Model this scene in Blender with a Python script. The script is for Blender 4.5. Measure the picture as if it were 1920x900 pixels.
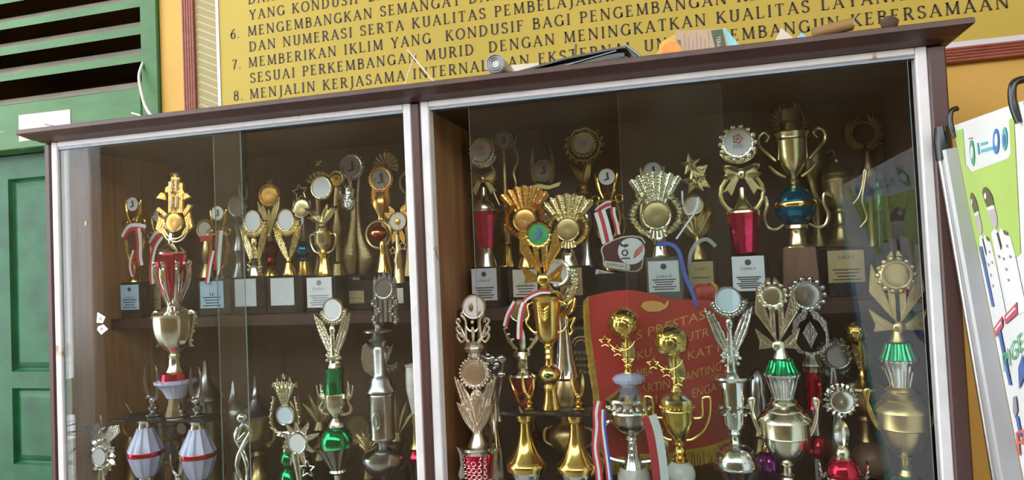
import bpy, bmesh, math, random
import numpy as np
from mathutils import Vector, Matrix
random.seed(7)
PI = math.pi
scene = bpy.context.scene
for o in list(bpy.data.objects): bpy.data.objects.remove(o)

# ------------------------------------------------------------------ camera
YAW, PITCH, ROLL = .25919, .03261, -.04423
CAM = np.array([1.4781, -1.27742, 1.56181]); FPX = 1280.0
def _cam():
    cy, sy, cp, sp, cr, sr = math.cos(YAW), math.sin(YAW), math.cos(PITCH), math.sin(PITCH), math.cos(ROLL), math.sin(ROLL)
    f = np.array([-sy, cy, 0]); r = np.array([cy, sy, 0]); u = np.array([0, 0, 1.])
    f2 = f*cp+u*sp; u2 = u*cp-f*sp
    return r*cr+u2*sr, u2*cr-r*sr, f2
CR, CU, CF = _cam()
cam = bpy.data.objects.new('camera', bpy.data.cameras.new('camera'))
scene.collection.objects.link(cam)
cam.data.sensor_width = 36; cam.data.lens = 36*FPX/1920; cam.data.clip_start = .02
cam.matrix_world = Matrix(((CR[0], CU[0], -CF[0], CAM[0]), (CR[1], CU[1], -CF[1], CAM[1]), (CR[2], CU[2], -CF[2], CAM[2]), (0, 0, 0, 1)))
scene.camera = cam
def ray(px, py): return CF*FPX+CR*(px-960)-CU*(py-450)
def S(px, py, y):                       # point of the place at depth y seen at a measured spot of the photo
    d = ray(px, py); return CAM+d*((y-CAM[1])/d[1])
def ZAT(X, Y, py):                      # height at which the upright line through (X, Y) crosses row py
    k = (450-py)/FPX; b = np.array([X, Y, 0.])-CAM
    # (b+z e).CU = k (b+z e).CF
    return (k*b.dot(CF)-b.dot(CU))/(CU[2]-k*CF[2])

# ------------------------------------------------------------------ light
world = bpy.data.worlds.new('world'); scene.world = world; world.use_nodes = True
wn = world.node_tree; wbg = wn.nodes['Background']
wbg.inputs['Color'].default_value = (.93, .96, 1.0, 1); wbg.inputs['Strength'].default_value = 6.4
def area(name, loc, rot, sx, sy, power, col=(1, 1, 1)):
    l = bpy.data.lights.new(name, 'AREA'); l.shape = 'RECTANGLE'; l.size = sx; l.size_y = sy; l.energy = power; l.color = col
    o = bpy.data.objects.new(name, l); o.location = loc; o.rotation_euler = rot; scene.collection.objects.link(o); return o
scene.view_settings.view_transform = 'Standard'; scene.view_settings.look = 'None'
scene.view_settings.gamma = 1; scene.view_settings.use_curve_mapping = False
scene.view_settings.exposure = 0.0

# ------------------------------------------------------------------ materials
def nt(name):
    m = bpy.data.materials.new(name); m.use_nodes = True; t = m.node_tree
    return m, t, t.nodes['Principled BSDF']
def srgb(h):
    h = h.lstrip('#'); c = [int(h[i:i+2], 16)/255 for i in (0, 2, 4)]
    return tuple((x/12.92 if x <= .04045 else ((x+.055)/1.055)**2.4) for x in c)
def paint(name, col, rough=.5, var=.12, scale=12, bump=0., metal=0., spec=.5, stretch=(1, 1, 1), wear=None):
    m, t, b = nt(name); N = t.nodes; L = t.links
    tc = N.new('ShaderNodeTexCoord'); mp = N.new('ShaderNodeMapping'); mp.inputs['Scale'].default_value = stretch
    L.new(tc.outputs['Object'], mp.inputs['Vector'])
    no = N.new('ShaderNodeTexNoise'); no.inputs['Scale'].default_value = scale; no.inputs['Detail'].default_value = 5
    L.new(mp.outputs['Vector'], no.inputs['Vector'])
    rp = N.new('ShaderNodeValToRGB')
    rp.color_ramp.elements[0].position = .3; rp.color_ramp.elements[1].position = .7
    rp.color_ramp.elements[0].color = (*[c*(1-var) for c in col], 1); rp.color_ramp.elements[1].color = (*[min(1, c*(1+var)) for c in col], 1)
    L.new(no.outputs['Fac'], rp.inputs['Fac'])
    out = rp.outputs['Color']
    if wear:                             # chipped patches of another colour
        n2 = N.new('ShaderNodeTexNoise'); n2.inputs['Scale'].default_value = wear[1]; n2.inputs['Detail'].default_value = 6
        L.new(mp.outputs['Vector'], n2.inputs['Vector'])
        r2 = N.new('ShaderNodeValToRGB'); r2.color_ramp.elements[0].position = wear[2]; r2.color_ramp.elements[1].position = wear[2]+.03
        L.new(n2.outputs['Fac'], r2.inputs['Fac'])
        mx = N.new('ShaderNodeMix'); mx.data_type = 'RGBA'; L.new(r2.outputs['Color'], mx.inputs['Factor'])
        L.new(out, mx.inputs['A']); mx.inputs['B'].default_value = (*wear[0], 1); out = mx.outputs['Result']
    L.new(out, b.inputs['Base Color'])
    b.inputs['Roughness'].default_value = rough; b.inputs['Metallic'].default_value = metal
    b.inputs['Specular IOR Level'].default_value = spec
    if bump:
        bp = N.new('ShaderNodeBump'); bp.inputs['Strength'].default_value = bump; bp.inputs['Distance'].default_value = .002
        L.new(no.outputs['Fac'], bp.inputs['Height']); L.new(bp.outputs['Normal'], b.inputs['Normal'])
    return m
def wood(name, c1, c2, rough=.45, scale=3, stretch=(6, 6, .5)):
    m, t, b = nt(name); N = t.nodes; L = t.links
    tc = N.new('ShaderNodeTexCoord'); mp = N.new('ShaderNodeMapping'); mp.inputs['Scale'].default_value = stretch
    L.new(tc.outputs['Object'], mp.inputs['Vector'])
    no = N.new('ShaderNodeTexNoise'); no.inputs['Scale'].default_value = scale; no.inputs['Detail'].default_value = 8; no.inputs['Roughness'].default_value = .65
    no.inputs['Distortion'].default_value = .6
    L.new(mp.outputs['Vector'], no.inputs['Vector'])
    rp = N.new('ShaderNodeValToRGB'); rp.color_ramp.elements[0].position = .32; rp.color_ramp.elements[1].position = .68
    rp.color_ramp.elements[0].color = (*c1, 1); rp.color_ramp.elements[1].color = (*c2, 1)
    L.new(no.outputs['Fac'], rp.inputs['Fac']); L.new(rp.outputs['Color'], b.inputs['Base Color'])
    b.inputs['Roughness'].default_value = rough
    bp = N.new('ShaderNodeBump'); bp.inputs['Strength'].default_value = .15; bp.inputs['Distance'].default_value = .002
    L.new(no.outputs['Fac'], bp.inputs['Height']); L.new(bp.outputs['Normal'], b.inputs['Normal'])
    return m
def metal(name, col, rough=.2, var=.1, bump=.0):
    return paint(name, col, rough, var, 60, bump, 1.0)
def gem(name, col, rough=.08):           # coloured foil / faceted acrylic
    m = paint(name, col, rough, .15, 80, 0, .85); return m
M = {}
M['gold'] = metal('polished_gold', (.86, .60, .17), .15)
M['pale'] = metal('pale_gold', (.84, .72, .42), .25)
M['orange_gold'] = metal('orange_gold', (.78, .46, .14), .28)
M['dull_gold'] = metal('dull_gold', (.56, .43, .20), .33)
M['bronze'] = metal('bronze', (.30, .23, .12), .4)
M['silver'] = metal('silver', (.80, .80, .76), .17)
M['rose'] = metal('warm_silver', (.80, .70, .58), .28)
M['champagne'] = metal('champagne_silver', (.80, .76, .60), .21)
M['chrome'] = metal('chrome', (.85, .86, .88), .08)
M['pewter'] = metal('pewter', (.40, .39, .38), .28)
M['grey'] = metal('grey_metal', (.52, .52, .51), .22)
M['red'] = gem('red_foil', (.62, .02, .06)); M['green'] = gem('green_foil', (.01, .28, .10)); M['blue'] = gem('blue_foil', (.01, .25, .48))
M['purple'] = gem('purple_foil', (.34, .04, .36)); M['pink'] = gem('crimson_foil', (.72, .04, .14)); M['darkred'] = gem('dark_red_crystal', (.30, .02, .03), .15)
M['white'] = paint('white_disc_paper', (.74, .74, .76), .45, .04)
M['taupe'] = paint('taupe_disc', (.27, .235, .21), .4, .08)
M['blush'] = paint('blush_disc_paper', (.66, .60, .56), .45, .05)
M['sky'] = paint('pale_blue_disc', (.62, .74, .84), .35, .05)
M['paperblue'] = paint('blue_plaque_paper', (.42, .62, .80), .4, .12, 30)
M['paper'] = paint('white_plaque_paper', (.60, .62, .66), .5, .06, 40)
M['cream'] = paint('cream_paper', (.66, .61, .52), .5, .05)
M['brass_plate'] = paint('brass_plate', (.50, .38, .20), .45, .08, 30, 0, .4)
M['black'] = paint('black_lacquer', (.012, .013, .015), .25, .2)
M['ink'] = paint('dark_ink', (.06, .05, .06), .7, .1)
M['inkgrey'] = paint('grey_ink', (.30, .30, .34), .7, .1)
M['redink'] = paint('red_ink', (.6, .15, .12), .7, .1)
M['greenprint'] = paint('green_print', (.03, .28, .10), .5, .2, 60)
M['blueprint'] = paint('blue_print', (.08, .16, .42), .5, .1)
M['ribbonred'] = paint('red_ribbon', (.55, .03, .05), .6, .1, 80); M['ribbonwhite'] = paint('white_ribbon', (.80, .80, .82), .6, .05, 80)
M['ribbongrey'] = paint('greyed_white_ribbon', (.36, .36, .35), .6, .08, 60)
M['ribbonblue'] = paint('blue_ribbon', (.04, .09, .50), .5, .15, 60)
M['lilac'] = paint('lilac_crystal', (.50, .52, .74), .12, .1, 40)
M['marble'] = paint('white_marble', (.74, .72, .68), .3, .22, 40)
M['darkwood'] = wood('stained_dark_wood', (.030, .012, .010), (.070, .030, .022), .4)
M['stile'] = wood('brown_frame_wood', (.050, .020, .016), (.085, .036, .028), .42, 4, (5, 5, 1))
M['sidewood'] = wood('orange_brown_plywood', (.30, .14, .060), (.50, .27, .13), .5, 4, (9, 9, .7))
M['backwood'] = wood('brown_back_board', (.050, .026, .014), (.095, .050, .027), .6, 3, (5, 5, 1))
M['basewood'] = wood('red_brown_block', (.12, .055, .035), (.20, .095, .06), .4, 5)
M['bead'] = paint('chipped_white_paint', (.72, .72, .74), .5, .08, 20, .1, 0, .4, (1, 1, 1), ((.42, .27, .10), 9, .66))
M['alu'] = metal('grey_aluminium', (.22, .25, .28), .5)
def glass_mat(name):
    m = bpy.data.materials.new(name); m.use_nodes = True; t = m.node_tree; N = t.nodes; L = t.links
    N.remove(N['Principled BSDF']); out = N['Material Output']
    tr = N.new('ShaderNodeBsdfTransparent'); tr.inputs['Color'].default_value = (.93, .96, .95, 1)
    gl = N.new('ShaderNodeBsdfGlossy'); gl.inputs['Roughness'].default_value = .0; gl.inputs['Color'].default_value = (1, 1, 1, 1)
    lw = N.new('ShaderNodeLayerWeight'); lw.inputs['Blend'].default_value = .5
    p5 = N.new('ShaderNodeMath'); p5.operation = 'POWER'; p5.inputs[1].default_value = 5; L.new(lw.outputs['Facing'], p5.inputs[0])
    fr = N.new('ShaderNodeMath'); fr.operation = 'MULTIPLY_ADD'; fr.inputs[1].default_value = .9; fr.inputs[2].default_value = .04; L.new(p5.outputs[0], fr.inputs[0])
    mx = N.new('ShaderNodeMixShader'); L.new(fr.outputs[0], mx.inputs[0]); L.new(tr.outputs[0], mx.inputs[1]); L.new(gl.outputs[0], mx.inputs[2])
    df = N.new('ShaderNodeBsdfDiffuse'); df.inputs['Color'].default_value = (.72, .70, .66, 1)      # film of dust
    no = N.new('ShaderNodeTexNoise'); no.inputs['Scale'].default_value = 9; no.inputs['Detail'].default_value = 6
    tc = N.new('ShaderNodeTexCoord'); L.new(tc.outputs['Object'], no.inputs['Vector'])
    mr = N.new('ShaderNodeMapRange'); mr.inputs['From Min'].default_value = .35; mr.inputs['From Max'].default_value = .75
    mr.inputs['To Min'].default_value = .001; mr.inputs['To Max'].default_value = .008; L.new(no.outputs['Fac'], mr.inputs['Value'])
    m2 = N.new('ShaderNodeMixShader'); L.new(mr.outputs[0], m2.inputs[0]); L.new(mx.outputs[0], m2.inputs[1]); L.new(df.outputs[0], m2.inputs[2])
    L.new(m2.outputs[0], out.inputs['Surface'])
    return m
for _n in ('gold', 'pale', 'orange_gold', 'dull_gold', 'bronze', 'silver', 'rose', 'champagne', 'chrome', 'pewter', 'grey'):   # cast relief versions of the metals
    _m = M[_n].copy(); _m.name = M[_n].name+'_cast'; _t = _m.node_tree; _b = _t.nodes['Principled BSDF']
    _v = _t.nodes.new('ShaderNodeTexVoronoi'); _v.inputs['Scale'].default_value = 260; _tc = _t.nodes.new('ShaderNodeTexCoord'); _t.links.new(_tc.outputs['Object'], _v.inputs['Vector'])
    _bp = _t.nodes.new('ShaderNodeBump'); _bp.inputs['Strength'].default_value = .35; _bp.inputs['Distance'].default_value = .0015
    _t.links.new(_v.outputs['Distance'], _bp.inputs['Height']); _t.links.new(_bp.outputs['Normal'], _b.inputs['Normal']); M[_n+'_cast'] = _m
M['glass'] = glass_mat('dusty_glass')
M['glassedge'] = paint('glass_edge', (.30, .42, .42), .2, .1)

# ------------------------------------------------------------------ mesh tools
class MB:
    def __init__(s): s.v = []; s.f = []; s.m = []
    def add(s, vs, fs, mi=0):
        b = len(s.v); s.v.extend([tuple(map(float, p)) for p in vs]); s.f.extend([tuple(i+b for i in f) for f in fs]); s.m.extend([mi]*len(fs)); return s
    def box(s, a, b, mi=0):
        x0, y0, z0 = a; x1, y1, z1 = b
        return s.add([(x0, y0, z0), (x1, y0, z0), (x1, y1, z0), (x0, y1, z0), (x0, y0, z1), (x1, y0, z1), (x1, y1, z1), (x0, y1, z1)],
              [(0, 3, 2, 1), (4, 5, 6, 7), (0, 1, 5, 4), (1, 2, 6, 5), (2, 3, 7, 6), (3, 0, 4, 7)], mi)
    def bbox(s, a, b, c=.002, mi=0):     # box with chamfered edges
        x0, y0, z0 = a; x1, y1, z1 = b; vs = []; 
        def ring(z, i): return [(x0+i+c, y0+i, z), (x1-i-c, y0+i, z), (x1-i, y0+i+c, z), (x1-i, y1-i-c, z), (x1-i-c, y1-i, z), (x0+i+c, y1-i, z), (x0+i, y1-i-c, z), (x0+i, y0+i+c, z)]
        rs = [ring(z0, c), ring(z0+c, 0), ring(z1-c, 0), ring(z1, c)]
        return s.loft(rs, mi)
    def loft(s, rings, mi=0, cap=True, closed=True):
        n = len(rings[0]); vs = [p for r in rings for p in r]; fs = []
        for k in range(len(rings)-1):
            for i in range(n if closed else n-1):
                j = (i+1) % n; fs.append((k*n+i, k*n+j, (k+1)*n+j, (k+1)*n+i))
        if cap and closed: fs.append(tuple(range(n))[::-1]); fs.append(tuple(range((len(rings)-1)*n, len(rings)*n)))
        return s.add(vs, fs, mi)
    def lathe(s, prof, n=28, c=(0, 0), fl=None, mi=0, sq=1.0):
        rings = []
        for (r, z) in prof:
            rg = []
            for i in range(n):
                a = 2*PI*i/n; rr = max(r, 1e-5)
                if fl: rr *= 1+fl[1]*math.cos(fl[0]*a)
                rg.append((c[0]+rr*math.cos(a), c[1]+rr*math.sin(a)*sq, z))
            rings.append(rg)
        return s.loft(rings, mi)
    def ydisc(s, prof, c=(0, 0), y=0, n=32, fl=None, sx=1., mi=0):   # prof: (r, forward), lathe about the y axis
        rings = []
        for (r, d) in prof:
            rg = []
            for i in range(n):
                a = 2*PI*i/n; rr = max(r, 1e-5)
                if fl: rr *= 1+fl[1]*math.cos(fl[0]*a)
                rg.append((c[0]+rr*math.cos(a)*sx, y-d, c[1]+rr*math.sin(a)))
            rings.append(rg)
        return s.loft(rings, mi)
    def ring(s, R, r, c=(0, 0), y=0, n=32, fl=None, sx=1., a0=0, a1=2*PI, mi=0, sz=1.):   # torus facing the viewer
        full = abs(a1-a0-2*PI) < 1e-6; rings = []; k = n if full else n+1
        for i in range(k):
            a = a0+(a1-a0)*i/n; R2 = R*(1+(fl[1]*math.cos(fl[0]*a) if fl else 0)); 
            rr = r if full else r*(.35+.65*math.sin(PI*min(1, max(0, i/n)))**.5)
            rings.append([(c[0]+(R2+rr*math.cos(b))*math.cos(a)*sx, y-rr*math.sin(b), c[1]+(R2+rr*math.cos(b))*math.sin(a)*sz) for b in [2*PI*j/8 for j in range(8)]])
        if full: rings.append(rings[0])
        return s.loft(rings, mi, cap=not full)
    def sphere(s, c, r, n=12, sc=(1, 1, 1), mi=0):
        m = max(5, n*2//3); rings = []
        for k in range(m+1):
            t = PI*k/m; rr = max(1e-5, math.sin(t))
            rings.append([(c[0]+r*sc[0]*rr*math.cos(2*PI*i/n), c[1]+r*sc[1]*rr*math.sin(2*PI*i/n), c[2]-r*sc[2]*math.cos(t)) for i in range(n)])
        return s.loft(rings, mi)
    def tube(s, pts, r, n=8, mi=0, flat=1.0):    # pts 3-D; r number or list
        P = [Vector(p) for p in pts]; R = r if isinstance(r, (list, tuple)) else [r]*len(P); rings = []
        up = Vector((0, 1, 0)); prev = None
        for i, p in enumerate(P):
            d = (P[min(i+1, len(P)-1)]-P[max(i-1, 0)]); d = d.normalized() if d.length > 1e-9 else Vector((0, 0, 1))
            u = up if abs(d.dot(up)) < .95 else Vector((1, 0, 0))
            a = d.cross(u).normalized(); b = a.cross(d).normalized()
            rings.append([tuple(p+a*(R[i]*math.cos(2*PI*k/n))+b*(R[i]*flat*math.sin(2*PI*k/n))) for k in range(n)])
        return s.loft(rings, mi)
    def plate(s, pts, y0=0, th=.003, ins=.0012, mi=0, soft=True):  # outline (x, z) facing -y with bevelled front edge
        n = len(pts); P = [Vector((p[0], p[1])) for p in pts]
        ar = sum(P[i].x*P[(i+1) % n].y-P[(i+1) % n].x*P[i].y for i in range(n))
        if ar < 0: P = P[::-1]
        Q = []
        for i in range(n):
            e1 = (P[i]-P[i-1]); e2 = (P[(i+1) % n]-P[i])
            n1 = Vector((-e1.y, e1.x)); n2 = Vector((-e2.y, e2.x))
            n1 = n1.normalized() if n1.length > 1e-9 else n1; n2 = n2.normalized() if n2.length > 1e-9 else n2
            b = n1+n2; b = b.normalized() if b.length > 1e-6 else n1
            k = max(.45, b.dot(n1)); Q.append(P[i]+b*(ins/k))
        back = [(p.x, y0, p.y) for p in P]; mid = [(p.x, y0-th*.55, p.y) for p in P]; fr = [(q.x, y0-th, q.y) for q in Q]
        vs = back+mid+fr; fs = [tuple(range(n)), tuple(range(2*n, 3*n))[::-1]]
        for k in range(2):
            for i in range(n):
                j = (i+1) % n; fs.append((k*n+i, (k+1)*n+i, (k+1)*n+j, k*n+j))
        return s.add(vs, fs, mi)
    def star(s, c, R, r=.42, y0=0, th=.004, rot=0, k=5, mi=0):       # faceted solid star
        pts = [];
        for i in range(2*k):
            a = PI/2+rot+PI*i/k; q = R if i % 2 == 0 else R*r; pts.append((c[0]+q*math.cos(a), c[1]+q*math.sin(a)))
        n = 2*k; vs = [(x, y0, z) for x, z in pts]+[(c[0], y0-th, c[1]), (c[0], y0+th*.4, c[1])]; fs = []
        for i in range(n): j = (i+1) % n; fs += [(i, j, n), (j, i, n+1)]
        return s.add(vs, fs, mi)
    def ostar(s, c, R, r=.45, y0=0, th=.004, rot=0, k=5, hole=.5, mi=0):  # open star: an outline
        P = []
        for i in range(2*k):
            a = PI/2+rot+PI*i/k; q = R*.93 if i % 2 == 0 else R*r; P.append((c[0]+q*math.cos(a), y0-th*.4, c[1]+q*math.sin(a)))
        for i in range(2*k):
            a, b = Vector(P[i]), Vector(P[(i+1) % (2*k)]); e = (b-a)*.06; s.tube([a-e, b+e], R*.085, 8)
        return s
    def leaf(s, p, ang, L, w, y0=0, th=.003, bend=0., n=7, tip=1., mi=0):    # feather / leaf with raised midrib, from p=(x,z)
        a = ang; x, z = p; lf = []; rg = []; md = []; bk = []
        for i in range(n+1):
            t = i/n; ww = w*.5*(math.sin(PI*min(1, t**.8*.92+.08))**.75) if i < n else w*.02
            nx, nz = -math.sin(a), math.cos(a)
            lf.append((x+nx*ww, y0, z+nz*ww)); rg.append((x-nx*ww, y0, z-nz*ww)); md.append((x, y0-th, z)); bk.append((x, y0+th*.5, z))
            a += bend/n; x += math.cos(a)*L/n; z += math.sin(a)*L/n
        rings = [[lf[i], md[i], rg[i], bk[i]] for i in range(n+1)]
        return s.loft(rings, mi)
    def wing(s, p, side, k=6, a0=20, a1=78, l0=.02, l1=.05, w=.009, y0=0, th=.003, bend=.5, mi=0, spread=.006):
        for i in range(k):
            t = i/max(1, k-1); a = math.radians(a0+(a1-a0)*t); L = l0+(l1-l0)*t
            q = (p[0]+side*spread*i*.25, p[1]+spread*i)
            if side > 0: s.leaf(q, a, L, w, y0-.0006*i, th, bend*(1 if side > 0 else -1), mi=mi)
            else: s.leaf(q, PI-a, L, w, y0-.0006*i, th, -bend, mi=mi)
        return s
    def wreath(s, c, R, a0, a1, n=12, L=.008, w=.004, y0=0, th=.003, flip=1, sx=1., mi=0):
        for i in range(n):
            a = math.radians(a0+(a1-a0)*i/(n-1)); x = c[0]+R*math.cos(a)*sx; z = c[1]+R*math.sin(a)
            t = a+flip*PI/2
            s.leaf((x, z), t-.55, L, w, y0, th, 0, 4, mi=mi); s.leaf((x, z), t+.55, L, w, y0, th, 0, 4, mi=mi)
        return s
    def beads(s, c, R, r, k=24, a0=0, a1=360, y0=0, sx=1., mi=0, n=7):
        full = abs(a1-a0-360) < 1e-6
        for i in range(k):
            a = math.radians(a0+(a1-a0)*i/(k if full else k-1)); s.sphere((c[0]+R*math.cos(a)*sx, y0, c[1]+R*math.sin(a)), r, n, mi=mi)
        return s
    def shell(s, c, r0, r1, a0, a1, k=7, y0=0, th=.005, mi=0, sub=6, scal=.05):   # fluted fan
        n = k*sub; A = []; B = []
        rr = [0, .33, .66, 1.0]
        for i in range(n+1):
            a = math.radians(a0+(a1-a0)*i/n); ph = abs(math.sin(PI*i/sub)); row = []; rowb = []
            for t in rr:
                R = r0+(r1-r0)*t; R *= 1+scal*(ph-1)*t
                y = y0-th*(.25+.75*ph)*(.4+.6*t)
                row.append((c[0]+R*math.cos(a), y, c[1]+R*math.sin(a))); rowb.append((c[0]+R*math.cos(a), y+.0014, c[1]+R*math.sin(a)))
            A.append(row+rowb[::-1])
        return s.loft(A, mi)
    def ribbon(s, pts, w, mats=(0, 1), wd=None, th=.0006):   # pts 3-D centre line; stripes across the width
        P = [Vector(p) for p in pts]; k = len(mats)
        for j, mi in enumerate(mats):
            rings = []
            for i, p in enumerate(P):
                d = (P[min(i+1, len(P)-1)]-P[max(i-1, 0)]).normalized()
                sd = Vector(wd[i]) if isinstance(wd, list) else (Vector(wd) if wd else d.cross(Vector((0, 1, 0))))
                sd = sd.normalized() if sd.length > 1e-6 else Vector((1, 0, 0)); nn = d.cross(sd).normalized()*th
                a = p+sd*(w*(j/k-.5)); b = p+sd*(w*((j+1)/k-.5))
                rings.append([tuple(a+nn), tuple(b+nn), tuple(b-nn), tuple(a-nn)])
            s.loft(rings, mi)
        return s
    def build(s, name, mats, parent=None, smooth=True, ang=38, loc=None):
        me = bpy.data.meshes.new(name); me.from_pydata(s.v, [], s.f)
        for m in (mats if isinstance(mats, (list, tuple)) else [mats]): me.materials.append(M[m] if isinstance(m, str) else m)
        me.polygons.foreach_set('material_index', s.m)
        bm = bmesh.new(); bm.from_mesh(me); bmesh.ops.recalc_face_normals(bm, faces=bm.faces); bm.to_mesh(me); bm.free()
        if smooth:
            me.polygons.foreach_set('use_smooth', [True]*len(me.polygons)); me.set_sharp_from_angle(angle=math.radians(ang))
        o = bpy.data.objects.new(name, me); scene.collection.objects.link(o)
        if parent: o.parent = parent
        if loc is not None: o.location = loc
        return o
def empty(name, loc, label=None, cat=None, group=None):
    o = bpy.data.objects.new(name, None); o.empty_display_size = .03; o.location = loc; scene.collection.objects.link(o)
    tag(o, label, cat, group); return o
def tag(o, label=None, cat=None, group=None, kind=None):
    for k, v in (('label', label), ('category', cat), ('group', group), ('kind', kind)):
        if v: o[k] = v
    return o
_txt = {}
def text_mesh(body, align='CENTER', space=1.0, line=1.0):
    key = (body, align, space, line)
    if key not in _txt:
        cu = bpy.data.curves.new('t', 'FONT'); cu.body = body; cu.align_x = align; cu.align_y = 'CENTER'; cu.resolution_u = 2; cu.space_character = space; cu.space_line = line
        o = bpy.data.objects.new('t', cu); scene.collection.objects.link(o)
        dg = bpy.context.evaluated_depsgraph_get(); me = o.evaluated_get(dg).to_mesh()
        _txt[key] = ([tuple(v.co) for v in me.vertices], [tuple(p.vertices) for p in me.polygons])
        o.evaluated_get(dg).to_mesh_clear(); bpy.data.objects.remove(o); bpy.data.curves.remove(cu)
    return _txt[key]
def add_text(mb, body, c, h, y, mi=0, width=None, slope=0., shear=0., align='CENTER'):      # lettering on a plane facing -y; h = capital height
    vs, fs = text_mesh(body, align); k = h/.72
    xs = [v[0] for v in vs]; kx = k
    if width: kx = width/max(1e-6, max(xs)-min(xs))
    mb.add([(c[0]+v[0]*kx+shear*v[1]*k, y, c[1]+v[1]*k+slope*v[0]*kx) for v in vs], fs, mi); return mb
# ------------------------------------------------------------------ setting
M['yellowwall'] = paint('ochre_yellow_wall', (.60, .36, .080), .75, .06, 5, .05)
M['tile'] = paint('grey_floor_tile', (.34, .32, .29), .3, .1, 4)
M['ceil'] = paint('pale_ceiling', (.46, .44, .40), .8, .05, 4)
M['greenpaint'] = paint('worn_green_paint', (.030, .130, .026), .5, .2, 7, .15, 0, .4, (1, 1, 3), ((.16, .26, .13), 6, .70))
M['greendoor'] = paint('glossy_green_door_paint', (.007, .085, .030), .4, .3, 14, .5, 0, .25)
M['darkroom'] = paint('dim_brown_room', (.12, .075, .02), .9, .2, 3)
M['slatback'] = paint('shaded_slat', (.16, .14, .10), .8, .2, 9)  # shade on the slats' sloping faces put into this grey
def struct(o): o['kind'] = 'structure'; return o
WY = .42
struct(MB().box((-.037, WY, 0), (4.2, WY+.12, 3.7)).build('wall_back', 'yellowwall', smooth=False))
struct(MB().box((-3.2, WY, 2.62), (-.037, WY+.12, 3.05)).build('wall_back_upper', 'yellowwall', smooth=False))
struct(MB().box((-3.2, WY, 0), (-1.0, WY+.12, 2.62)).build('wall_back_left', 'yellowwall', smooth=False))
struct(MB().box((-4.6, -6, -.1), (4.2, 3.0, 0)).build('floor', 'tile', smooth=False))
struct(MB().box((-1.2, -2.9, 3.7), (4.2, 3.0, 3.8)).build('ceiling', 'ceil', smooth=False))
struct(MB().box((-3.3, .42, 3.05), (-1.19, 3.0, 3.15)).build('added_ceiling_back_room', 'darkroom', smooth=False))  # unseen roof added to shut the sky out behind the louvres
struct(MB().box((4.2, -2.9, 0), (4.3, 3.0, 3.7)).build('added_wall_right', 'yellowwall', smooth=False))  # unseen wall added to keep light from coming in on the right
struct(MB().box((-3.2, 2.9, 0), (4.2, 3.0, 3.05)).build('wall_far', 'darkroom', smooth=False))
struct(MB().box((-3.3, .54, 0), (-3.2, 3.0, 3.7)).build('wall_left', 'darkroom', smooth=False))
# green door frame and louvred transom
b = MB(); b.bbox((-.100, WY-.012, 0), (-.037, WY+.06, 2.62), .004); b.bbox((-1.0, WY-.012, 1.989), (-.100, WY+.06, 2.138), .004); b.bbox((-1.0, WY-.012, 2.56), (-.1, WY+.06, 2.62), .004)
b.bbox((-1.06, WY-.012, 0), (-1.0, WY+.06, 2.62), .004)
struct(b.build('trim_1', 'greenpaint'))
b = MB()
for zc in (2.229, 2.313, 2.397, 2.481): 
    b.add([(-1.0, WY-.004, zc-.012), (-.1, WY-.004, zc-.012), (-.1, WY-.004, zc+.012), (-1.0, WY-.004, zc+.012),
           (-1.0, WY+.055, zc+.020), (-.1, WY+.055, zc+.020), (-.1, WY+.050, zc+.050), (-1.0, WY+.050, zc+.050)],
          [(0, 1, 2, 3), (4, 7, 6, 5), (0, 4, 5, 1), (0, 3, 7, 4), (1, 5, 6, 2)], 0)
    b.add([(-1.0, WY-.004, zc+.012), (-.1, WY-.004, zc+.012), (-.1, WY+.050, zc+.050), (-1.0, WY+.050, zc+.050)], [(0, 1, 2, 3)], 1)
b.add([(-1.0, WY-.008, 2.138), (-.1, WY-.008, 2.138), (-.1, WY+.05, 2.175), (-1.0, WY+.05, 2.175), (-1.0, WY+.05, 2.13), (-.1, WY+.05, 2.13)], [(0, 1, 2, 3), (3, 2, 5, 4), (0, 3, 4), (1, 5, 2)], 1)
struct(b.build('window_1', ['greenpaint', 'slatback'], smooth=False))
# panelled green door, closed, set back in the frame
dz = [S(60, q, .47)[2] for q in (332, 697, 728, 872)]
dx0 = S(18, 500, .47)[0]
b = MB(); DY = .47
def panel_door(b, x0, x1, z0, z1, holes):
    xs = sorted({x0, x1, *[h[0] for h in holes], *[h[1] for h in holes]}); zs = sorted({z0, z1, *[h[2] for h in holes], *[h[3] for h in holes]})
    for i in range(len(xs)-1):
        for j in range(len(zs)-1):
            xm = (xs[i]+xs[i+1])/2; zm = (zs[j]+zs[j+1])/2
            if not any(h[0] < xm < h[1] and h[2] < zm < h[3] for h in holes): b.box((xs[i], DY, zs[j]), (xs[i+1], DY+.04, zs[j+1]))
    for h in holes:
        r = [[(h[0], DY, h[2]), (h[1], DY, h[2]), (h[1], DY, h[3]), (h[0], DY, h[3])]]
        for i, d in ((.006, .010), (.010, .014), (.030, .006)): r.append([(h[0]+i, DY+d, h[2]+i), (h[1]-i, DY+d, h[2]+i), (h[1]-i, DY+d, h[3]-i), (h[0]+i, DY+d, h[3]-i)])
        b.loft(r, cap=False); b.add(r[-1], [(0, 1, 2, 3)])
panel_door(b, dx0-.08, -.10, 0, 1.985, [(dx0, dx0+.36, dz[1], dz[0]), (dx0, dx0+.36, dz[3], dz[2]), (dx0, dx0+.36, .25, dz[3]-.06)])
panel_door(b, -1.6, dx0-.085, 0, 1.985, [(-1.5, dx0-.2, dz[1], dz[0]), (-1.5, dx0-.2, dz[3], dz[2]), (-1.5, dx0-.2, .25, dz[3]-.06)])
struct(b.build('door_1', 'greendoor', smooth=False))
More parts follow.
